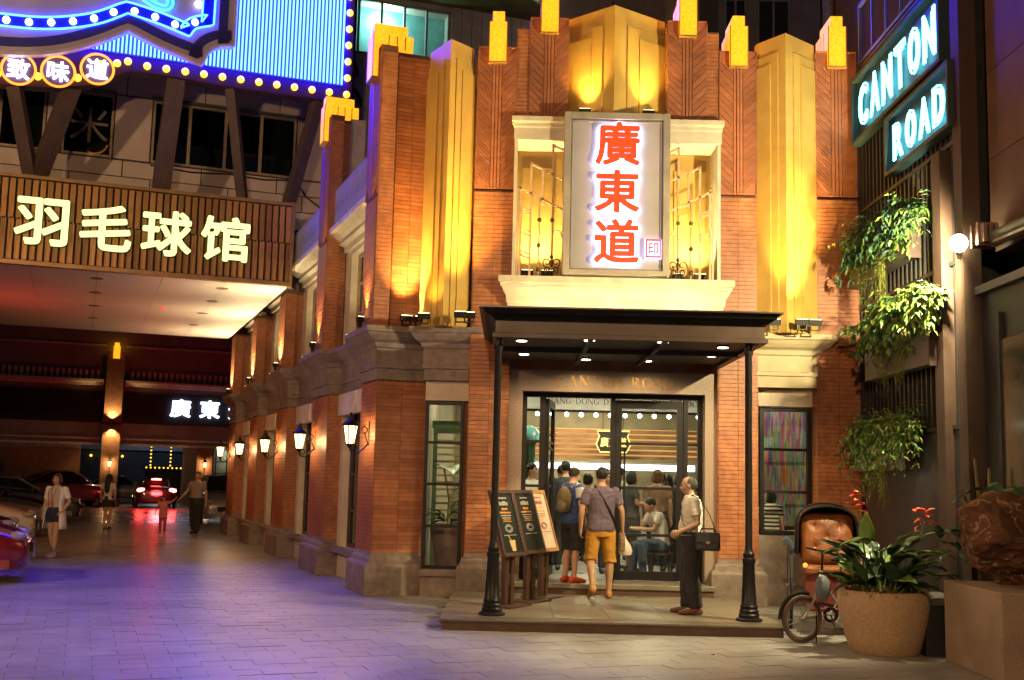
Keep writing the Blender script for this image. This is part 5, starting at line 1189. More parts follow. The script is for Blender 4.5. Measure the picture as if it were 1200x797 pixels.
def rock(c, r, s, seed, label):
    bm = bmesh.new(); bmesh.ops.create_icosphere(bm, subdivisions=6, radius=1)
    rn = random.Random(seed); planes = [(Vector((rn.gauss(0,1), rn.gauss(0,1), rn.gauss(0,1))).normalized(), rn.uniform(.66,.95)) for _ in range(15)]
    for v in bm.verts:
        n = v.co.normalized(); d = 1.0
        for pn, pd in planes:
            c_ = n.dot(pn)
            if c_ > 1e-3: d = min(d, pd / c_)
        d *= 1 + .10*noise.fractal(n*2.1 + Vector((seed,0,0)), 1, 2, 5) + .05*(1 - abs(noise.noise(n*5 + Vector((seed,3,0))))*2) + .02*noise.fractal(n*14 + Vector((seed,3,0)), 1, 2, 3)
        v.co = Vector((n.x*d*s[0], n.y*d*s[1], n.z*d*s[2])) * r
    zmin = min(v.co.z for v in bm.verts)
    for v in bm.verts: v.co += Vector((c[0], c[1], c[2] - zmin - .03))
    me = bpy.data.meshes.new('rock'); bm.to_mesh(me); bm.free()
    return tag(obj('rock', me, ROCK, None, smooth=True), label, 'rock')
rock((4.93, 11.3, .80), .62, (.98,.80,.70), 12, 'big brown rock with pale veins on the granite plinth')
rock((5.62, 11.25, .80), .55, (.8,.8,1.05), 9, 'taller brown rock beside the veined one on the plinth')
ep = thing('elephant_ear_plant', 'elephant ear plant with broad leaves and cut stalks behind the rock', 'plant', TR(5.0, 12.0, .5))
st = MB()
for p in (((4.95,12.0,.6),(4.9,12.0,1.3),(4.72,11.95,1.75)),((4.98,12,.6),(4.95,12,1.4),(4.9,12,2.05)),((5.02,12,.6),(5.03,12,1.3),(5.05,12,1.95)),((5.0,12,.9),(5.15,11.9,1.5),(5.6,11.7,1.85)),((5.0,12,.9),(5.2,11.9,1.45),(5.7,11.6,1.75))): st.tube(p, [.035,.028,.016], 6)
obj('stalk', st, mat('stalk_olive', (.16,.15,.04), .5, (.12,.08,.03), 6), ep, smooth=True)
def heart_leaf(c, size, tilt, turn, spin, m):
    K, RN = 36, 5; vs, fs = [(0, 0, 0)], []
    for r in range(1, RN + 1):
        for k in range(K):
            a = 2*math.pi*k/K; h = .62 + .30*abs(math.cos(a/2))**1.5*(1) - .34*math.exp(-((a - math.pi)/.45)**2) + .16*math.exp(-(min(a, 2*math.pi-a)/.35)**2)
            q = r/RN; vs.append((size*h*q*math.sin(a)*.85, -.10*size*q*q + .05*size*q*abs(math.sin(3.5*a)), -size*h*q*math.cos(a)))
    for k in range(K): fs.append((0, 1+k, 1+(k+1) % K))
    for r in range(RN-1):
        for k in range(K): fs.append((1+r*K+k, 1+r*K+(k+1) % K, 1+(r+1)*K+(k+1) % K, 1+(r+1)*K+k))
    M = Matrix.Translation(c) @ Matrix.Rotation(turn, 4, 'Z') @ Matrix.Rotation(tilt, 4, 'X') @ Matrix.Rotation(spin, 4, 'Y')
    o = obj('leaf', MB().add(vs, fs).xf(M), m, ep, smooth='all'); md = o.modifiers.new('thickness', 'SOLIDIFY'); md.thickness = .003
    vn = MB()
    for j in range(7):
        a = 2*math.pi*j/7; vn.tube([M @ Vector((0, -.006, 0)), M @ Vector((size*.5*math.sin(a)*.85, -.035*size, -size*.5*math.cos(a)))], [.004,.002], 4)
    obj('vein', vn, mat('leaf_vein', (.20,.24,.08), .5), o)
def ear(pos, d, L, W, m, roll=0): big_leaf(ep, pos, d, L, W, .30, m, roll, cupk=.06)
ear((4.85,11.75,1.72), (-1,-.2,-.12), .38, .24, CANNA[0], .3); heart_leaf((5.02,11.62,1.66), .27, R_(-32), R_(-20), R_(15), CANNA[0]); heart_leaf((5.30,11.60,1.62), .22, R_(-55), R_(25), R_(-30), CANNA[0]); heart_leaf((5.62,11.6,1.95), .2, R_(-40), R_(30), R_(-40), CANNA[1])
for k in range(12):
    a = rnd.uniform(2.2,5.2); big_leaf(ep, (4.72+rnd.uniform(-.15,.1), 12.1+rnd.uniform(-.1,.1), 1.0+rnd.uniform(-.25,.3)), (math.cos(a), math.sin(a)*.6, rnd.uniform(.0,.9)), rnd.uniform(.2,.34), rnd.uniform(.08,.14), .4, CANNA[rnd.choice((0,2,2))])
# rickshaw
rk = thing('cycle_rickshaw', 'cycle rickshaw with orange buttoned seat and black folding hood by the right window', 'rickshaw', TR(3.9, 14.0, 0))
LEA = mat('orange_leatherette', (.24,.075,.017), .45, (.16,.048,.012), 9, .3, 30, patch=.4, pscale=5); STEEL = mat('worn_steel', (.35,.33,.30), .35, metal=.8, scale=8); TYRE = mat('tyre_rubber', (.02,.02,.02), .8)
RX, RY, RZ = 3.97, 14.15, 0.0
def wheel(parent, c, r, F, nsp=20, tm=TYRE, name='wheel'):
    m = MB().tube([(r*math.cos(a), 0, r*math.sin(a)) for a in [2*math.pi*k/28 for k in range(28)]], .022, 6, closed=True); M = TR(*c) @ F
    w = obj(name, MB().tube([((r-.035)*math.cos(a), 0, (r-.035)*math.sin(a)) for a in [2*math.pi*k/28 for k in range(28)]], .011, 5, closed=True), STEEL, parent, M)
    obj('tyre', m, tm, w, M, smooth=True); sp = MB()
    for k in range(nsp): a = 2*math.pi*k/nsp; sp.tube([(.02*math.cos(a+.6), .012*(-1)**k, .02*math.sin(a+.6)), ((r-.03)*math.cos(a), 0, (r-.03)*math.sin(a))], .0022, 3)
    obj('spoke', sp, STEEL, w, M); obj('hub', MB().tube([(0,-.04,0),(0,.04,0)], .022, 8), STEEL, w, M)
    return w
RT = Matrix.Rotation(R_(78), 4, 'Z')
wheel(rk, (3.50, 14.25, .50), .50, RT, 26); wheel(rk, (4.42, 14.35, .50), .50, RT, 26)
seat = MB(); N, Mz = 14, 12
def tuft(u, v):
    z = 0
    for i in range(2):
        for j in range(3 if i == 0 else 2):
            pass
    return z
bt = [(.25,.78),(.75,.78),(.5,.55),(.25,.34),(.75,.34)]
vs, fs = [], []
N, Mz = 24, 20
for j in range(Mz + 1):
    for i in range(N + 1):
        u, v = i/N, j/Mz; dimp = sum(math.exp(-((u-a)**2*1.0 + (v-b)**2*.8)/.0045) for a, b in bt)
        edge = (1 - (2*u-1)**8) * (1 - (2*v-1)**8)
        vs.append((-.32 + .64*u, .12*v - .07*edge + .055*dimp*edge, .62*v))
for j in range(Mz):
    for i in range(N): fs.append((j*(N+1)+i, j*(N+1)+i+1, (j+1)*(N+1)+i+1, (j+1)*(N+1)+i))
RM = TR(RX - .02, 14.2, .0, R_(-8)) @ Matrix.Scale(.92, 4)
bk = obj('backrest', MB().add([(x, y, z + .85) for x, y, z in vs], fs), LEA, rk, RM, smooth='all'); md = bk.modifiers.new('thickness', 'SOLIDIFY'); md.thickness = -.05
for a, b in bt: obj('button', MB().ball((-.32 + .64*a, .12*b - .012, .85 + .62*b), .018, 8, 5), mat('button_dark', (.10,.03,.01), .5), bk, RM, smooth=True)
obj('seat', MB().box(-.34,.34,-.42,.02,.70,.83), LEA, rk, RM, bevel=.04); obj('seat_box', MB().box(-.33,.33,-.38,.05,.32,.698), mat('rick_red', (.16,.025,.02), .5), rk, RM)
obj('footboard', MB().box(-.33,.33,-.85,-.39,.30,.33), mat('rick_red', (.16,.025,.02), .5), rk, RM)
hood = MB(); rings = []
for k in range(9):
    a = R_(12 + 18*k*.62); 
    rings.append([(.40*math.cos(R_(180*i/12))*1.0, .22 - .40*math.cos(a)*0 + .42*(k/8)*-1 + .12, .95 + (.66*math.sin(math.pi*i/12)**.32) * (.98 + .05*math.sin(math.pi*k/8))) for i in range(13)])
fsn = []; vsn = [p for r in rings for p in r]
for j in range(8):
    for i in range(12): fsn.append((j*13+i, j*13+i+1, (j+1)*13+i+1, (j+1)*13+i))
fsn.append(tuple(range(13)))
hd_ = obj('hood', MB().add(vsn, fsn), mat('hood_vinyl', (.014,.013,.014), .45, scale=8, bump=.1), rk, RM, smooth=True); md = hd_.modifiers.new('thickness', 'SOLIDIFY'); md.thickness = .012
obj('hood_rib', MB().tube([(p[0]*1.01, p[1]-.004, p[2]+.01) for p in rings[8]], .014, 6).tube([(p[0]*1.01, p[1], p[2]+.012) for p in rings[4]], .012, 6), BLACK, rk, RM)
obj('axle', MB().tube([(3.45,14.25,.5),(4.46,14.35,.5)], .02, 6), STEEL, rk)
obj('chassis', MB().tube([(3.65,14.3,.5),(3.7,13.9,.32),(3.62,13.2,.36),(3.5,12.95,.42)], .018, 6).tube([(4.3,14.3,.5),(4.2,13.9,.32),(3.75,13.2,.36),(3.52,12.95,.42)], .018, 6), BLACK, rk)
obj('mudguard', MB().tube([(3.46, 14.22 + .55*math.cos(a), .5 + .55*math.sin(a)) for a in [R_(70+8*k) for k in range(8)]], .05, 5, flat=.3), mat('mudguard_blue', (.06,.14,.2), .4), rk)
wheel(rk, (3.27, 12.78, .262), .24, Matrix.Rotation(R_(20), 4, 'Z'), 18, mat('brown_tyre', (.075,.035,.02), .7))
GREY = mat('bike_frame_silver', (.42,.40,.36), .3, (.3,.28,.25), 10, metal=.4)
obj('fork', MB().tube([(3.27,12.74,.262),(3.45,12.82,.52),(3.52,12.86,.78)], .016, 6).tube([(3.27,12.82,.262),(3.45,12.88,.52),(3.52,12.9,.78)], .016, 6), GREY, rk)
obj('bike_frame', MB().tube([(3.50,12.87,.70),(3.72,13.0,.42),(3.62,12.95,.30),(3.27,12.78,.262)], .018, 6).tube([(3.50,12.87,.62),(3.30,12.80,.30)], .014, 6).tube([(3.72,13.0,.42),(3.78,13.02,.86)], .016, 6), GREY, rk)
obj('front_mudguard', MB().tube([(3.27 + .285*math.cos(a)*.94, 12.78 + .285*math.cos(a)*.34, .262 + .285*math.sin(a)) for a in [R_(70+11*k) for k in range(11)]], .026, 5, flat=.35), BLACK, rk)
obj('handlebar', MB().tube([(3.52,12.88,.76),(3.53,12.88,1.0)], .014, 6).tube([(3.42,13.12,1.02),(3.50,13.0,1.0),(3.55,12.74,1.0),(3.62,12.58,1.03)], .014, 6), BLACK, rk)
obj('saddle', MB().ball((3.80,13.03,.90), .12, 12, 8, (1.2,.75,.4)), BLACK, rk, smooth=True)
obj('pedal_crank', MB().tube([(3.62,12.9,.30),(3.66,12.86,.16),(3.74,12.8,.16)], .012, 5).disc_y((3.62,.30), .05, .085, 12.90, 12.91, 18), BLACK, rk)
obj('kickstand', MB().tube([(3.45,12.85,.3),(3.40,12.7,.01)], .009, 5), BLACK, rk)
obj('cloth_bag', MB().ball((3.50,12.78,.60), .13, 12, 8, (.7,.6,1.1)), mat('bag_bluegrey', (.12,.15,.17), .8, scale=10, bump=.3), rk, smooth=True)
obj('front_reflector', MB().ball((3.56,13.75,.78), .03, 8, 5), emis('amber_reflector', (1.0,.4,.05), 1.5), rk)

# ================================================================ people
def remesh(mb, vox, smooth=4, fold=0.0):
    me = mb.mesh('tmp'); o = bpy.data.objects.new('tmp', me)
    r = o.modifiers.new('r', 'REMESH'); r.mode = 'VOXEL'; r.voxel_size = vox; r.use_smooth_shade = True
    s = o.modifiers.new('s', 'SMOOTH'); s.factor = .5; s.iterations = smooth
    res = bake(o)
    if fold:                                        # creases that run slantwise across the cloth
        for v in res.vertices:
            p = v.co; w = noise.noise(p * 5.0) * .12
            r = 1 - abs(noise.noise(Vector((p.x*7 + p.z*5 + w*9, p.y*7 - p.z*4, p.z*13 + w*14)))) * 2.4
            v.co = p + v.normal * fold * (r + .5 * noise.noise(p * 22))
    return res
BASEJ = dict(pel=(0,0,.93), wai=(0,0,1.08), che=(0,.0,1.28), nek=(0,.015,1.45), hed=(0,-.012,1.60),
  shL=(.178,.012,1.395), shR=(-.178,.012,1.395), elL=(.225,.035,1.13), elR=(-.225,.035,1.13), wrL=(.235,-.03,.89), wrR=(-.235,-.03,.89),
  hpL=(.088,0,.90), hpR=(-.088,0,.90), knL=(.095,-.015,.49), knR=(-.095,-.015,.49), anL=(.10,.03,.085), anR=(-.10,.03,.085), toL=(.125,-.155,.025), toR=(-.125,-.155,.025))
TORSO = [(.80,.135,.098),(.87,.165,.118),(.93,.172,.122),(1.02,.155,.108),(1.10,.147,.102),(1.20,.158,.108),(1.30,.175,.112),(1.37,.172,.102),(1.42,.13,.082),(1.455,.075,.062),(1.50,.056,.055)]
def V3(p): return Vector(p)
def spine(J, z):
    pts = [(.93, V3(J['pel'])), (1.08, V3(J['wai'])), (1.28, V3(J['che'])), (1.45, V3(J['nek']))]
    if z <= .93: return pts[0][1] + Vector((0,0,z - .93))
    if z >= 1.45: return pts[3][1] + (V3(J['hed']) - pts[3][1]) * ((z - 1.45) / .15)
    for (a, A), (b, B) in zip(pts, pts[1:]):
        if a <= z <= b: return A.lerp(B, (z - a)/(b - a))
def torso_rings(J, z0, z1, e, fem=0, belly=0, n=16, flare=0):
    rings = []; zs = [z0] + [t[0] for t in TORSO if z0 < t[0] < z1] + [z1]
    lat = (V3(J['shL']) - V3(J['shR'])); lat.z = 0; lat.normalize()
    hl = (V3(J['hpL']) - V3(J['hpR'])); hl.z = 0; hl.normalize()
    for z in zs:
        for (a, wa, da), (b, wb, db) in zip(TORSO, TORSO[1:]):
            if a <= z <= b: k = (z-a)/(b-a); w, d = wa+(wb-wa)*k, da+(db-da)*k; break
        else: w, d = TORSO[0][1:] if z < .8 else TORSO[-1][1:]
        if fem: w *= (1 - .09*fem*(1 if z > 1.0 else 0)) ; w *= (1 - .06*fem if 1.02 < z < 1.2 else 1)
        fr = flare * max(0, (1.0 - z)); bel = belly * math.exp(-((z-1.06)/.13)**2)
        c = spine(J, z); k = min(1, max(0, (z - .95)/.35)); ax = hl.lerp(lat, k).normalized(); ay = Vector((-ax.y, ax.x, 0))
        rings.append([c + ax*((w+e+fr)*math.copysign(abs(math.cos(t))**.85, math.cos(t))) + ay*((d+e+fr)*math.copysign(abs(math.sin(t))**.9, math.sin(t)) - (bel if math.sin(t) < 0 else 0)*abs(math.sin(t))) for t in [2*math.pi*i/n for i in range(n)]])
    return rings
def arm_pts(J, s, e=0):
    a, b, c = V3(J['sh'+s]), V3(J['el'+s]), V3(J['wr'+s])
    return [a, a.lerp(b,.35), a.lerp(b,.75), b, b.lerp(c,.3), b.lerp(c,.7), c], [.056+e,.05+e,.043+e,.038+e,.040+e,.033+e,.027+e]
def leg_pts(J, s, e=0):
    a, b, c = V3(J['hp'+s]), V3(J['kn'+s]), V3(J['an'+s]); bk = Vector((0,.012,0))
    return [a, a.lerp(b,.4), a.lerp(b,.8), b, b.lerp(c,.28)+bk, b.lerp(c,.65), c], [.092+e,.083+e,.064+e,.056+e,.058+e,.045+e,.037+e]
def cut(pts, rad, f):
    """keep the first fraction f of a polyline"""
    L = [0]
    for p, q in zip(pts, pts[1:]): L.append(L[-1] + (q-p).length)
    T = L[-1]*f; op, orr = [pts[0]], [rad[0]]
    for i in range(1, len(pts)):
        if L[i] <= T: op.append(pts[i]); orr.append(rad[i])
        else:
            k = (T - L[i-1])/(L[i]-L[i-1]); op.append(pts[i-1].lerp(pts[i], k)); orr.append(rad[i-1] + (rad[i]-rad[i-1])*k); break
    return op, orr
def capped(mb, pts, rad, n=12, flat=1):
    mb.tube(pts, rad, n, flat=flat); mb.ball(pts[0], rad[0]*.98); mb.ball(pts[-1], rad[-1]*.98)
def hand(mb, J, s, curl=.5, fine=True):
    w = V3(J['wr'+s]); d = (w - V3(J['el'+s])).normalized(); sg = 1 if s == 'L' else -1
    fwd = Vector((0,-1,0)); nrm = Vector((-sg,0,0)); nrm = (nrm - d*nrm.dot(d)).normalized(); sd = d.cross(nrm).normalized()
    if sd.y > 0: sd = -sd                    # towards the thumb (front)
    k = w + d*.085
    for q in (-.5, .5): capped(mb, [w + sd*.012*q*2, w + d*.04 + sd*.034*q, k + sd*.048*q], [.021,.022,.018], 8)
    mb.tube([w, w + d*.05, k], [.02,.024,.018], 8)
    if not fine:
        capped(mb, [k, k + d*.06 + nrm*.02], [.03,.02], 8); return
    for i, L in enumerate((.068,.078,.074,.056)):
        b = k + sd*(.032 - .0215*i); p1 = b + (d*(1-.3*curl) + nrm*.75*curl).normalized()*L*.5; p2 = p1 + (d*(.7-1.0*curl) + nrm*(.5+.6*curl)).normalized()*L*.5
        capped(mb, [b - d*.015, p1, p2], [.0105,.0095,.008], 6)
    tb = w + d*.025 + sd*.026; capped(mb, [tb, tb + d*.035 + sd*.024 + nrm*.012, tb + d*.066 + sd*.02 + nrm*.026], [.014,.0115,.009], 6)
def person(label, M, H, J=None, skin=(.46,.27,.17), hair=('short',(.012,.010,.009)), tops=(), bottoms=(), shoes=(.03,.03,.03), fine=True, vox=.013, fem=0, belly=0, yaw=0, pitch=0, group=None, face=True, seated=False, shoe_kind='shoe'):
    JJ = dict(BASEJ); JJ.update(J or {}); J = JJ; S = M @ Matrix.Scale(H/1.72, 4)
    t = thing('person', label, 'person', M, group)
    HM = Matrix.Translation(J['hed']) @ Matrix.Rotation(yaw, 4, 'Z') @ Matrix.Rotation(pitch, 4, 'X')
    mb = MB(); mb.loft(torso_rings(J, .80, 1.50, 0, fem, belly))
    nk = V3(J['nek']); hd = V3(J['hed']); mb.tube([nk - Vector((0,0,.05)), nk.lerp(hd,.5), hd], [.058,.053,.05], 12)
    for s in 'LR':
        capped(mb, *arm_pts(J, s)); hand(mb, J, s, .45, fine); capped(mb, *leg_pts(J, s))
        an, to = V3(J['an'+s]), V3(J['to'+s]); fd = (to - an); fd.z = 0; fd = fd.normalized() if fd.length > 1e-4 else Vector((0,-1,0)); up = V3((0,0,1))
        heel = an - fd*.045 - up*.045
        capped(mb, [heel, an - up*.03 + fd*.03, an.lerp(to,.6) , to], [.036,.042,.036,.024], 8)
    h = MB(); h.ball((0,.008,.015), 1, 20, 14, (.074,.094,.098)); h.ball((0,-.018,-.045), 1, 16, 10, (.058,.068,.066)); h.ball((0,-.052,-.085), 1, 10, 8, (.032,.028,.026))
    h.tube([(0,-.082,.022),(0,-.101,-.008),(0,-.108,-.022),(0,-.092,-.032)], [.009,.013,.016,.012], 8); h.ball((0,-.085,-.058), 1, 10, 6, (.024,.016,.010)); h.ball((0,-.078,.034), 1, 12, 6, (.052,.022,.010))
    for sd in (-1,1):
        h.ball((sd*.076,.008,-.002), 1, 8, 8, (.012,.020,.031)); h.ball((sd*.04,-.062,-.02), 1, 8, 6, (.026,.025,.028))
    mb.add([HM @ Vector(v) for v in h.v], h.f)
    SK = mat('skin_%02d%02d' % (int(skin[0]*99), int(skin[1]*99)), skin, .5, tuple(x*.86 for x in skin), 12, .05, 60)
    body = obj('body', remesh(mb, vox if fine else .02, 3), SK, t, S, smooth='all')
    if face:
        for sd in (-1,1): obj('eye', MB().ball((sd*.031,-.083,.012), .011, 8, 6, (1.25,.6,.8)).xf(HM), mat('eye_dark', (.015,.012,.01), .2), t, S, smooth=True)
        m = MB()
        for sd in (-1,1): m.tube([(sd*.048,-.079,.037),(sd*.032,-.089,.041),(sd*.014,-.092,.036)], .0045, 5)
        obj('eyebrow', m.xf(HM), mat('eye_dark', (.015,.012,.01), .2), t, S)
        obj('lips', MB().ball((0,-.095,-.058), 1, 10, 6, (.022,.009,.008)).xf(HM), mat('lip', (.35,.12,.09), .45), t, S, smooth=True)
    kind, hc = hair; hm = MB()
    hm.ball((0,.022,.034), 1, 18, 12, (.084,.098,.096))
    if kind == 'bald': hm = MB().ball((0,.030,.020), 1, 16, 10, (.083,.090,.088)); 
    if kind in ('bob','long'):
        hm.ball((0,.035,-.03), 1, 14, 10, (.090,.082,.11)); hm.tube([(-.075,-.02,.04),(-.086,-.01,-.03),(-.08,.0,-.10)], [.03,.03,.022], 8); hm.tube([(.075,-.02,.04),(.086,-.01,-.03),(.08,.0,-.10)], [.03,.03,.022], 8)
    if kind == 'long': hm.tube([(0,.05,.02),(0,.085,-.12),(0,.11,-.28),(0,.115,-.42),(0,.11,-.50)], [.085,.095,.10,.085,.03], 10, flat=.55)
    if kind == 'bun': hm.ball((0,.10,.09), .045)
    HRM = mat('hair_%d' % int(sum(hc)*900), hc, .4, tuple(x*.5 for x in hc), 3, .5, 40, stretch=(30,30,3), spec=.35)
    obj('hair', remesh(hm.xf(HM), .011 if fine else .016, 2), HRM, t, S, smooth='all')
    def cloth(nm, c, c2=None, sc_=8): return mat('cloth_' + nm, c, .85, c2 or tuple(x*.82 for x in c), sc_, .45, 16, sheen=.2)
    for g in list(tops) + list(bottoms):
        nm, c = g['name'], g['c']; e = g.get('e', .016); m = MB(); mt = g.get('mat') or cloth(nm + '_%d%d%d' % tuple(int(x*99) for x in c), c)
        if g['k'] == 'shirt':
            m.loft(torso_rings(J, g.get('z0', .90), g.get('z1', 1.47), e, fem, belly, flare=g.get('flare', 0)))
            if g.get('sl', .3) > 0:
                for s in 'LR': p, r = cut(*arm_pts(J, s, e*.5 + .003), g.get('sl', .3)); m.ball(p[0], r[0]*.97); m.tube(p, [x*(1 + .12*i/len(r)) for i, x in enumerate(r)], 12)
        elif g['k'] == 'pants':
            m.loft(torso_rings(J, .80, g.get('z1', 1.03), e, 0, belly*.6))
            for s in 'LR': p, r = cut(*leg_pts(J, s, e), g.get('len', 1)); m.ball(p[0], r[0]); m.tube(p, [x + g.get('wide', .006)*(i/len(r))*1.6 for i, x in enumerate(r)], 12)
        elif g['k'] == 'skirt':
            zs = [1.05,.98,.90,.80, g.get('z0', .6)]; rg = []
            c0 = spine(J, .93); ax = (V3(J['hpL'])-V3(J['hpR'])); ax.z = 0; ax.normalize(); ay = Vector((-ax.y, ax.x, 0))
            for z, w in zip(zs, (.158,.172,.188,.196,.20 + g.get('flare', .02))): rg.append([Vector((c0.x, c0.y, z)) + ax*w*math.cos(a) + ay*w*.76*math.sin(a) for a in [2*math.pi*i/16 for i in range(16)]])
            m.loft(rg)
        elif g['k'] == 'coat':
            rg = torso_rings(J, .93, 1.455, e, fem); c0 = spine(J, .93); low = []
            for z, k_ in ((.58,1.16),(.70,1.12),(.82,1.06)): low.append([Vector((c0.x + (p.x-c0.x)*k_, c0.y + (p.y-c0.y)*k_*1.05, z)) for p in rg[0]])
            rg = low + rg; n = len(rg[0]); keep = [i % n for i in range(14, 14 + n - 3)]   # open down the front
            vs = [r[i] for r in rg for i in keep]; kk = len(keep); fs = [(j*kk+i, j*kk+i+1, (j+1)*kk+i+1, (j+1)*kk+i) for j in range(len(rg)-1) for i in range(kk-1)]
            o = obj(nm, MB().add(vs, fs), mt, t, S, smooth='all'); md = o.modifiers.new('thickness', 'SOLIDIFY'); md.thickness = .012
            for s in 'LR': p, r = cut(*arm_pts(J, s, .016), g.get('sl', .35)); m.ball(p[0], r[0]); m.tube(p, r, 12)
            obj('sleeve', remesh(m, .014), mt, o, S, smooth='all'); continue
        obj(nm, remesh(m, g.get('vox', .011 if fine else .02), 3, .0065 if fine else 0), mt, t, S, smooth='all')
    for s in 'LR':
        m = MB(); an, to = V3(J['an'+s]), V3(J['to'+s]); fd = (to - an); fd.z = 0; fd = fd.normalized(); tilt = Vector((0,0,1))
        heel = an - fd*.05 - tilt*.045; ball_ = an.lerp(to,.62) - tilt*.012
        capped(m, [heel, an - tilt*.035 + fd*.03, ball_, to + fd*.012], [.043,.05,.043,.03], 10)
        m.tube([an - tilt*.03, an + tilt*.012], [.05,.046], 10)
        r = remesh(m, .012 if fine else .018, 2); zmin = min(v.co.z for v in r.vertices)
        if zmin < 0 and not seated:
            for v in r.vertices: v.co.z = max(v.co.z, 0.0)
        obj(shoe_kind, r, mat('shoe_%d%d%d' % tuple(int(x*99) for x in shoes), shoes, .45), t, S, smooth='all')
    return t, S, J
# --- the man with the black shoulder bag
beige = mat('cloth_beige_shirt', (.70,.66,.58), .85, (.62,.58,.5), 60, .4, 18)
man, SMn, Jm = person('grey haired man in pale short sleeved shirt and dark trousers standing on the platform', TR(2.28, 14.2, .13, R_(-96)), 1.68,
  dict(elL=(.245,.06,1.13), wrL=(.21,-.16,1.02), elR=(-.23,.03,1.13), wrR=(-.20,-.13,1.0), knL=(.09,-.02,.49), anL=(.105,.05,.085), toL=(.14,-.14,.025), knR=(-.10,-.06,.49), anR=(-.10,-.05,.085), toR=(-.12,-.23,.025), nek=(0,-.01,1.45), hed=(0,-.045,1.595)),
  (.47,.29,.19), ('bald',(.09,.085,.08)), [dict(k='shirt', name='shirt', c=(.5,.44,.35), sl=.34, z0=.97, e=.022, mat=beige)],
  [dict(k='pants', name='trousers', c=(.022,.021,.024), e=.02, wide=.02, z1=1.03)], (.14,.05,.03), belly=.045, yaw=R_(-6), pitch=R_(7))
obj('belt', MB().loft([[(p[0],p[1],p[2]) for p in r] for r in torso_rings(Jm, .985, 1.02, .034, 0, .045)], cap=False), BLACK, man, SMn)
bag = thing('shoulder_bag', 'black camera bag hanging at the hip of the man in the pale shirt', 'bag', SMn)
obj('bag_body', MB().box(.20,.34,.02,.33,.80,1.02), mat('bag_black', (.012,.012,.013), .5, scale=12, bump=.2), bag, SMn, bevel=.03)
obj('flap', MB().box(.335,.352,.03,.32,.90,1.03), MATS['bag_black'], bag, SMn, bevel=.008); obj('buckle', MB().box(.353,.358,.15,.20,.89,.92), STEEL, bag, SMn)
obj('top_handle', MB().tube([(.27,.08,1.02),(.27,.10,1.07),(.27,.25,1.07),(.27,.27,1.02)], .01, 6), MATS['bag_black'], bag, SMn)
obj('strap', MB().tube([(.28,.30,.98),(.24,.20,1.25),(.20,.09,1.43),(.10,.01,1.475),(.02,-.10,1.43),(.10,-.15,1.28),(.22,-.12,1.12),(.28,.03,.98)], .013, 5, flat=.4), MATS['bag_black'], bag, SMn)
# --- the man in the purple shirt
pm, SP, Jp = person('man in purple T-shirt and mustard shorts walking into the entrance', TR(1.29, 15.85, .13, R_(184)), 1.78,
  dict(elL=(.27,.05,1.15), wrL=(.27,-.02,.90), elR=(-.27,.04,1.15), wrR=(-.295,-.05,.91), hpL=(.095,0,.90), hpR=(-.095,0,.90), knL=(.135,-.02,.49), anL=(.13,.20,.17), toL=(.15,.03,.03), knR=(-.13,-.05,.49), anR=(-.12,-.03,.085), toR=(-.14,-.21,.025)),
  (.47,.26,.15), ('short',(.010,.008,.007)), [dict(k='shirt', name='shirt', c=(.115,.085,.12), sl=.36, z0=.88, e=.024)],
  [dict(k='pants', name='shorts', c=(.52,.24,.025), e=.010, len=.54, wide=.020, z1=1.0)], (.45,.22,.06), face=False)
sb = thing('sling_bag', 'checked sling bag on black strap of the man in the purple shirt', 'bag', SP)
obj('strap', MB().tube([(.10,.05,1.47),(.05,.125,1.38),(-.06,.135,1.2),(-.17,.10,1.0),(-.24,.03,.86)], .024, 6, flat=.35).tube([(.10,.05,1.47),(.08,-.10,1.36),(-.04,-.15,1.2),(-.18,-.10,1.0),(-.25,.0,.86)], .024, 6, flat=.35), MATS['bag_black'], sb, SP)
ck = mat('checked_canvas', (.30,.20,.09), .8, (.12,.07,.03), 40); obj('bag_body', MB().box(-.315,-.24,-.07,.09,.62,.86), ck, sb, SP, bevel=.02)
pb = thing('plastic_bag', 'white knotted plastic bag in the right hand of the man in the purple shirt', 'bag', SP)
pbm = MB().lathe([(.012,.22),(.03,.19),(.075,.13),(.095,.06),(.08,.01),(.03,0)], (-.335,-.03,.56), 14); obj('bag_body', pbm, mat('plastic_white', (.62,.56,.46), .4, (.5,.44,.36), 20, .5, 25), pb, SP, smooth=True)
obj('bag_handle', MB().tube([(-.335,-.03,.77),(-.32,-.04,.84),(-.305,-.06,.86)], .012, 6), MATS['plastic_white'], pb, SP)
# --- the boy
by, SB, Jb = person('boy in blue sports shirt and black shorts standing on the door step', TR(.92, 16.45, .28, R_(132)), 1.64,
  dict(elR=(-.235,.05,1.14), wrR=(-.22,-.06,.91), elL=(.22,.0,1.14), wrL=(.18,-.14,.95), hed=(0,-.045,1.585), knR=(-.10,.0,.49), anR=(-.11,.05,.085), toR=(-.13,-.14,.025)),
  (.50,.28,.17), ('short',(.030,.018,.010)), [dict(k='shirt', name='shirt', c=(.03,.055,.17), sl=.36, z0=.86, e=.022)],
  [dict(k='pants', name='shorts', c=(.012,.012,.015), e=.018, len=.52, wide=.022)], (.55,.06,.02), yaw=R_(10), pitch=R_(14))
obj('white_shoulder_stripe', remesh(MB().tube(*cut(*arm_pts(Jb, 'R', .030), .30), 10).tube([(-.05,.0,1.475),(-.19,.01,1.42)], [.03,.045], 8), .012), mat('cloth_white_stripe', (.6,.6,.62), .8), by, SB, smooth='all')
bp_ = thing('backpack', 'olive backpack on the back of the boy in blue', 'backpack', SB)
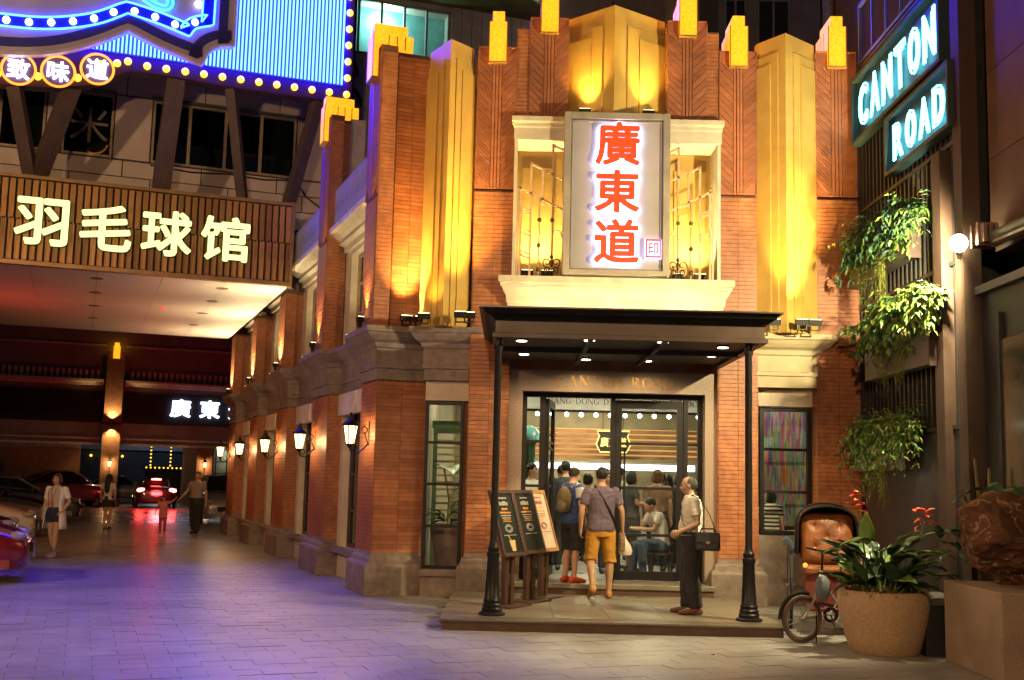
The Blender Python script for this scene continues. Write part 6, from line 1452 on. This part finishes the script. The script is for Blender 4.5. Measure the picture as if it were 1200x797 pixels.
obj('pack', MB().ball((.0,.17,1.22), 1, 14, 10, (.14,.075,.20)), mat('olive_canvas', (.16,.13,.06), .85, scale=20, bump=.3), bp_, SB, smooth=True)
obj('pocket', MB().ball((.0,.22,1.13), 1, 12, 8, (.10,.05,.10)), MATS['olive_canvas'], bp_, SB, smooth=True)
for s in (-1,1): obj('strap', MB().tube([(s*.09,.13,1.40),(s*.10,.02,1.475),(s*.11,-.12,1.36),(s*.13,-.11,1.18),(s*.12,.10,1.08)], .018, 5, flat=.4), MATS['olive_canvas'], bp_, SB)
bt_ = thing('water_bottle', 'steel water bottle in the hand of the boy in blue', 'bottle', SB); obj('bottle', MB().lathe([(.03,0),(.032,.02),(.032,.17),(.02,.2),(.02,.23)], (-.225,-.10,.68), 12), STEEL, bt_, SB, smooth=True)
# --- people on the street
wo, SW, Jw = person('woman in open white coat and dark blue shorts walking under the overpass', TR(-8.86, 22.5, 0, R_(-8)), 1.62,
  dict(elL=(.27,.06,1.14), wrL=(.19,-.05,.96), elR=(-.24,.02,1.13), wrR=(-.24,-.04,.88), knL=(.07,-.06,.49), anL=(.05,-.06,.085), toL=(.07,-.24,.025), knR=(-.08,.02,.49), anR=(-.07,.14,.11), toR=(-.09,-.05,.025)),
  (.50,.30,.20), ('bob',(.10,.03,.015)), [dict(k='shirt', name='blouse', c=(.5,.44,.36), sl=0, z0=.88, e=.012), dict(k='coat', name='coat', c=(.8,.76,.74), sl=.40, e=.040)],
  [dict(k='pants', name='shorts', c=(.02,.022,.06), e=.02, len=.22)], (.6,.55,.5), fem=1)
obj('lanyard', MB().tube([(-.055,-.06,1.455),(-.035,-.145,1.33),(-.01,-.165,1.16)], .006, 4).tube([(.055,-.06,1.455),(.035,-.145,1.33),(-.01,-.165,1.16)], .006, 4).box(-.04,.02,-.175,-.168,1.06,1.16), mat('lanyard_red', (.6,.08,.05), .6), wo, SW)
w2, SW2, _ = person('woman with long black hair in white top and black miniskirt walking away', TR(-11.79, 33.8, 0, R_(176)), 1.60,
  dict(knL=(.06,-.02,.49), anL=(.04,.06,.085), toL=(.05,-.12,.025), anR=(-.04,-.05,.085), toR=(-.05,-.23,.025), elL=(.24,.0,1.14), wrL=(.25,-.04,.95)), (.48,.29,.19), ('long',(.008,.007,.007)),
  [dict(k='shirt', name='top', c=(.58,.52,.45), sl=.3, e=.014)], [dict(k='skirt', name='skirt', c=(.015,.014,.016), z0=.70)], (.2,.12,.08), fine=False, fem=1, face=False)
for s, nm, lb, cc in ((1,'handbag','black handbag at the left side of the long haired woman',(.02,.018,.018)), (-1,'handbag','dark red bag at the right side of the long haired woman',(.10,.02,.015))):
    hb = thing('handbag', lb, 'handbag', SW2); obj('bag_body', MB().box(s*.25,s*.35,-.12,.12,.72,.93), mat('hb_%d' % (s+1), cc, .5), hb, SW2, bevel=.03); obj('handle', MB().tube([(s*.30,-.08,.93),(s*.27,0,1.08),(s*.30,.08,.93)], .01, 5), BLACK, hb, SW2)
fa, SF, _ = person('man in grey polo shirt and black trousers leading a small child', TR(-8.80, 32.4, 0, R_(-10)), 1.74,
  dict(elR=(-.30,.0,1.15), wrR=(-.46,-.06,.96), elL=(.26,.04,1.13), wrL=(.27,.04,.88), anL=(.08,-.08,.085), toL=(.09,-.26,.025), anR=(-.07,.10,.085), toR=(-.09,-.08,.025)), (.44,.26,.17), ('short',(.010,.009,.008)),
  [dict(k='shirt', name='polo_shirt', c=(.27,.21,.17), sl=.32, z0=.95, e=.022)], [dict(k='pants', name='trousers', c=(.014,.013,.014), e=.022, wide=.012)], (.02,.02,.02), fine=False)
kd, SK_, _ = person('small child in pink dress and red leggings holding the hand of the man in grey', TR(-9.66, 32.2, 0, R_(8)), 1.04,
  dict(elL=(.32,-.0,1.42), wrL=(.50,-.02,1.58), elR=(-.28,.02,1.18), wrR=(-.34,-.02,.96), hed=(0,-.01,1.60)), (.50,.28,.19), ('bun',(.02,.012,.01)),
  [dict(k='shirt', name='dress', c=(.62,.20,.16), sl=.3, z0=.72, e=.03, flare=.12)], [dict(k='pants', name='leggings', c=(.5,.07,.06), e=.014)], (.55,.2,.15), fine=False)
# --- customers inside
rnd = random.Random(11)
def cust(label, x, y, rz, H, hair, topc, botc, bk='pants', skin=(.47,.28,.18), J=None, fem=0, pal=None, face=False, sl=.32, ln=1):
    return person(label, TR(x, y, .278, R_(rz)), H, J, skin, hair, [dict(k='shirt', name='top', c=topc, sl=sl, e=.02, mat=pal)], [dict(k=bk, name='skirt' if bk == 'skirt' else 'trousers', c=botc, e=.018, len=ln)], (.03,.03,.03), fine=False, fem=fem, face=face, group='customers inside the restaurant')
BLK = (.010,.009,.008); cross = dict(elL=(.22,-.03,1.16), wrL=(.10,-.24,1.18), elR=(-.22,-.03,1.16), wrR=(-.08,-.24,1.16))
cust('man in dark suit jacket seen from behind beyond the boy in blue', .93, 18.7, 175, 1.76, ('short',BLK), (.035,.045,.07), (.02,.02,.025), sl=1)
cust('smiling woman in white top facing out between the two doors', 1.60, 18.3, 10, 1.60, ('long',BLK), (.6,.58,.55), (.03,.03,.04), fem=1, face=True)
cust('woman in dark grey dress with short black hair looking at her phone', 2.02, 18.7, 100, 1.62, ('bob',BLK), (.06,.055,.06), (.05,.045,.05), 'skirt', J=cross, fem=1)
cust('woman in brown blouse with brown hair seen from behind the glass door', 2.46, 18.9, 170, 1.66, ('bob',(.16,.07,.03)), (.25,.15,.09), (.02,.022,.03), fem=1)
cust('man in white shirt with hand at his chin behind the left sidelight', .36, 17.75, 60, 1.70, ('short',BLK), (.6,.58,.55), (.02,.02,.025), J=dict(elL=(.22,-.06,1.16), wrL=(.07,-.16,1.42)), face=True)
cust('person in black at the back of the queue near the door edge', 2.92, 19.6, 160, 1.62, ('bob',BLK), (.02,.02,.022), (.02,.02,.02), fem=1)
cust('person in pale pink shirt standing behind the brown haired woman', 2.72, 20.3, 190, 1.6, ('short',BLK), (.55,.32,.30), (.03,.03,.04))
cust('person in black jacket near the open door leaf', .62, 19.6, 150, 1.6, ('bob',BLK), (.018,.018,.02), (.015,.015,.018), fem=1, sl=1)
cust('person in floral cream top beside the phone reading woman', 1.78, 19.4, 120, 1.55, ('short',BLK), (.5,.42,.32), (.3,.25,.2), J=cross)
stp_ = mat('cloth_stripes', (.6,.6,.6), .8); _n = stp_.node_tree; _wv = _n.nodes.new('ShaderNodeTexWave'); _wv.bands_direction = 'Z'; _wv.inputs['Scale'].default_value = 4.2; _tc = _n.nodes.new('ShaderNodeTexCoord'); _rp = _n.nodes.new('ShaderNodeValToRGB')
_rp.color_ramp.elements[0].color = (.015,.015,.018,1); _rp.color_ramp.elements[1].color = (.6,.56,.48,1); _rp.color_ramp.elements[0].position = .48; _rp.color_ramp.elements[1].position = .52
_n.links.new(_tc.outputs['Object'], _wv.inputs[0]); _n.links.new(_wv.outputs[0], _rp.inputs[0]); _n.links.new(_rp.outputs[0], _n.nodes['Principled BSDF'].inputs['Base Color'])
SIT = dict(pel=(0,.0,.52), wai=(0,.0,.67), che=(0,-.05,.86), nek=(0,-.11,1.02), hed=(0,-.19,1.13), shL=(.178,-.10,.97), shR=(-.178,-.10,.97), elL=(.22,-.22,.75), elR=(-.22,-.22,.75), wrL=(.10,-.42,.76), wrR=(-.10,-.42,.76), hpL=(.088,0,.50), hpR=(-.088,0,.50), knL=(.12,-.40,.50), knR=(-.12,-.40,.50), anL=(.12,-.36,.085), anR=(-.12,-.42,.085), toL=(.14,-.55,.025), toR=(-.14,-.6,.025))
def spine_seat(J): return J
_T0 = list(TORSO)
def seated(label, x, y, rz, hair, topc, botc, pal=None):
    global TORSO, spine
    s0 = spine
    def sp(J, z): return s0(J, z) if z > .93 else V3(J['pel']) + Vector((0,0,(z-.93)))
    r = person(label, TR(x, y, .278, R_(rz)), 1.66, SIT, (.47,.28,.18), hair, [dict(k='shirt', name='top', c=topc, sl=.32, e=.02, mat=pal)], [dict(k='pants', name='trousers', c=botc, e=.018)], (.5,.45,.4), fine=False, face=False, seated=True, pitch=R_(25), group='customers inside the restaurant')
    return r
cust('man in navy shirt waiting at the counter behind the suit jacket', .95, 20.6, 185, 1.72, ('short',BLK), (.03,.035,.07), (.03,.03,.03))
cust('woman in mustard top standing deep in the hall', 1.45, 21.0, 150, 1.6, ('bob',BLK), (.35,.22,.06), (.04,.04,.05), fem=1)
cust('man in light grey shirt at the counter under the hexagon sign', 2.1, 21.6, 180, 1.72, ('short',BLK), (.4,.4,.4), (.03,.03,.04))
cust('woman in teal blouse at the far right of the queue', 2.95, 21.2, 200, 1.6, ('long',BLK), (.06,.16,.16), (.03,.03,.03), fem=1)
cust('man in maroon shirt half hidden by the door frame', 1.72, 20.3, 90, 1.68, ('short',BLK), (.16,.03,.03), (.03,.03,.04))
seated('seated person in red and white with bowed head reading behind the glass door', 2.36, 17.75, -70, ('short',BLK), (.55,.50,.46), (.05,.07,.11))
cust('person in black and white striped top behind the right window', 4.0, 17.45, 150, 1.36, ('bob',BLK), (.5,.5,.5), (.03,.03,.03), pal=stp_)
stool = thing('stool', 'dark stool under the seated person behind the glass door', 'stool', TR(2.36, 17.75, .278))
obj('seat', MB().box(2.18,2.54,17.58,17.92,.62,.66), DWOOD, stool)
for a, b in ((2.2,17.6),(2.5,17.6),(2.2,17.88),(2.5,17.88)): obj('leg', MB().box(a,a+.03,b,b+.03,.278,.62), DWOOD, stool)
# plant inside the tall window
ip = thing('window_pot_plant', 'tall clay pot with broad leaved plant behind the tall left window', 'plant', TR(-.92, 17.5, .28))
obj('pot', MB().lathe([(.16,0),(.20,.3),(.26,.62),(.27,.70),(.24,.71),(.1,.66)], (-.92,17.55,.28), 20), mat('clay_pot', (.30,.19,.14), .8, scale=8), ip, smooth=True)
for k in range(16):
    a = rnd.uniform(0,6.28); big_leaf(ip, (-.92+.05*math.cos(a), 17.5+.05*math.sin(a), 1.0 + rnd.uniform(0,.25)), (math.cos(a), math.sin(a)*.7-.3, rnd.uniform(.1,1.0)), rnd.uniform(.22,.36), rnd.uniform(.08,.16), .5, CANNA[rnd.choice((0,1))])
big_leaf(ip, (-.98,17.3,1.85), (.2,-.5,.1), .5, .40, .4, mat('pale_leaf', (.30,.45,.22), .4)); big_leaf(ip, (-.75,17.4,1.85), (.5,-.3,.5), .4, .25, .4, CANNA[1]); obj('stem', MB().tube([(-.92,17.5,.95),(-.9,17.45,1.4),(-.98,17.3,1.86)], .015, 6), mat('yellow_stem', (.5,.38,.04), .5), ip)

# ================================================================ cars
TYR = TYRE; CGL = mat('car_glass', (.012,.014,.016), .06); CHR = mat('chrome', (.6,.6,.6), .12, metal=1.0)
def car(label, M, paint, suv=False, lights='off', name='parked_car', sc_=1.0):
    t = thing(name, label, 'car', M, 'cars on the side street')
    F = M @ Matrix.Scale(sc_, 4); h = 1.12 if suv else 1.0
    secs = [(-2.22,.62,.34,.58,.60),(-2.16,.76,.24,.66,.70),(-2.0,.86,.20,.72,.78),(-1.6,.90,.19,.80,.90),(-1.1,.91,.19,.86,.97),(-.7,.91,.19,.90,1.0),(.2,.91,.19,.92,1.0),(1.0,.91,.19,.93,1.02),(1.6,.90,.20,.95,1.06),(2.0,.86,.24,.93,1.04),(2.16,.80,.30,.86,.98),(2.22,.70,.38,.76,.80)]
    rings = []
    for y, w, zl, zb, zt in secs:
        zb *= h; zt *= h; half = [(0,zl),(w*.82,zl),(w*.97,zl+.10),(w,zl+(zb-zl)*.5),(w*.985,zb-.10),(w*.92,zb-.01),(w*.62,zt-.012),(0,zt)]
        rings.append([(x,y,z) for x,z in half] + [(-x,y,z) for x,z in half[-2:0:-1]])
    b = obj('body', MB().loft(rings), paint, t, F, smooth='all'); md = b.modifiers.new('s','SUBSURF'); md.levels = 2; md.render_levels = 2
    zr = 1.66 if suv else 1.44; y1 = 1.9 if suv else 1.35
    cab = [(-.95,.70,.96*h,.97*h),(-.30,.68,.93*h,zr-.06),(.2,.68,.93*h,zr),(.9,.68,.93*h,zr-.02),(y1-.35,.66,.95*h,zr-.14),(y1+.2,.66,.98*h,1.0*h)]
    rg = []
    for y, w, z0, z1 in cab:
        wt = w*.80 if z1 - z0 > .2 else w*.95; half = [(0,z0),(w+.06,z0),(wt+.05,z0+(z1-z0)*.55),(wt,z1-.03),(wt*.7,z1),(0,z1)]
        rg.append([(x,y,z) for x,z in half] + [(-x,y,z) for x,z in half[-2:0:-1]])
    g = obj('glasshouse', MB().loft(rg), CGL, t, F, smooth='all'); md = g.modifiers.new('s','SUBSURF'); md.levels = 2; md.render_levels = 2
    obj('roof', MB().loft([[(x, y, z) for x, z in ((-.5,zr-.06),(0,zr-.02),(.5,zr-.06),(.5,zr-.035),(0,zr+.012),(-.5,zr-.035))] for y in (-.22,.2,.9)]), paint, t, F, smooth='all')
    for s in (-1,1):
        obj('pillar', MB().tube([(s*.72,-.92,1.0*h),(s*.56,-.25,zr-.05),(s*.555,.3,zr-.02),(s*.55,.95,zr-.05),(s*.68,y1+.1,1.02*h)], .028, 6), paint, t, F)
        obj('mirror', MB().ball((s*.98,-.72,1.02*h), .1, 8, 6, (1,.6,.7)), paint, t, F, smooth=True)
        for y in (-1.38, 1.38):
            obj('wheel_arch', MB().lathe([(.37,-.02),(.37,.03)], (0,0,0), 24).xf(TR(s*.89,y,.33) @ Matrix.Rotation(math.pi/2,4,'Y')), BLACK, t, F)
            w = obj('wheel', MB().lathe([(.06,0),(.2,.02),(.215,.0)], (0,0,0), 20).xf(TR(s*(.93),y,.32) @ Matrix.Rotation(s*math.pi/2,4,'Y')), CHR, t, F)
            obj('tyre', MB().tube([(s*.86, y+.25*math.cos(a), .32+.25*math.sin(a)) for a in [2*math.pi*k/24 for k in range(24)]], .075, 8, closed=True), TYR, w, F, smooth=True)
        hl = emis('headlamp_lit', (1.0,.85,.6), 3) if lights == 'front' else mat('headlamp_glass', (.55,.5,.42), .08, metal=.4)
        obj('headlight', MB().ball((s*.66,-2.03,.70*h), 1, 12, 8, (.19,.13,.075)), hl, t, F, smooth=True)
        tl = emis('tail_lit', (1.0,.03,.02), 160) if lights == 'rear' else mat('tail_glass', (.25,.01,.01), .15)
        obj('taillight', MB().ball((s*.68,2.10,.84*h), 1, 12, 8, (.21,.10,.095)), tl, t, F, smooth=True)
        obj('fog_lamp', MB().ball((s*.62,-2.15,.38), .05, 8, 6), CHR, t, F, smooth=True)
    obj('grille', MB().box(-.42,.42,-2.245,-2.2,.46,.60), BLACK, t, F, bevel=.015); obj('grille_trim', MB().box(-.43,.43,-2.25,-2.246,.60,.615).box(-.43,.43,-2.25,-2.246,.525,.54), CHR, t, F)
    obj('bumper', MB().loft([[(x, -2.2 + .25*(x/.85)**4 - e, z) for x in [-.85+.17*k for k in range(11)] for e in (0,)] + [(x, -2.05 + .25*(x/.85)**4, z) for x in [.85-.17*k for k in range(11)]] for z, e in ((.22,0),(.36,0))]), paint, t, F, smooth=True)
    obj('number_plate', MB().box(-.24,.24,2.235,2.25,.62,.74).box(-.24,.24,-2.26,-2.252,.36,.48), mat('plate', (.5,.5,.55), .4), t, F)
    if lights == 'rear':
        obj('brake_light', MB().box(-.22,.22,y1-.02,y1+.02,zr-.12,zr-.07), emis('tail_lit', (1.0,.03,.02), 160), t, F)
        point('tail_glow', (0, 2.6, .8), 200, (1.0,.05,.05), .3, t, F)
    return t
P = lambda n, c, m=.3: mat(n, c, .22, tuple(x*.9 for x in c), 3, coat=.8, metal=m)
N90 = R_(90)
car('dark red car nosing out of the nearest parking bay', SM @ TR(-6.75, 3.1, 0, N90), P('paint_red', (.22,.012,.02)))
car('black car between the red and the cream parked cars', SM @ TR(-7.1, 7.2, 0, N90), P('paint_black', (.015,.015,.017)))
car('cream white car between the black and the grey parked cars', SM @ TR(-6.95, 11.6, 0, N90), P('paint_cream', (.55,.50,.42), 0))
car('dark grey car parked beside the cream one', SM @ TR(-6.7, 15.6, 0, N90), P('paint_grey', (.07,.065,.065)))
car('black car with shiny grille parked past the dark grey one', SM @ TR(-6.65, 19.8, 0, N90), P('paint_black', (.015,.015,.017)))
car('slate grey car parked farthest along the row', SM @ TR(-6.0, 24.6, 0, N90), P('paint_slate', (.12,.125,.13)))
car('dark SUV standing by the street end pillar', SM @ TR(-4.4, 42.5, 0, N90 + .3), P('paint_slate', (.12,.125,.13)), suv=True)
car('silver car parked against the restaurant end with its front to the square', SM @ TR(.78, 24.2, 0, 0), P('paint_silver', (.38,.36,.33)), suv=True, lights='off')
car('car with glowing red tail lights leaving through the street end', SM @ TR(-.45, 42.0, 0, math.pi), P('paint_black', (.015,.015,.017)), lights='rear', name='car')
car('white car standing beyond the red lit car', SM @ TR(-1.75, 51.5, 0, N90), P('paint_white', (.6,.6,.58), 0), name='car')

bpy.data.scenes.remove(_work)
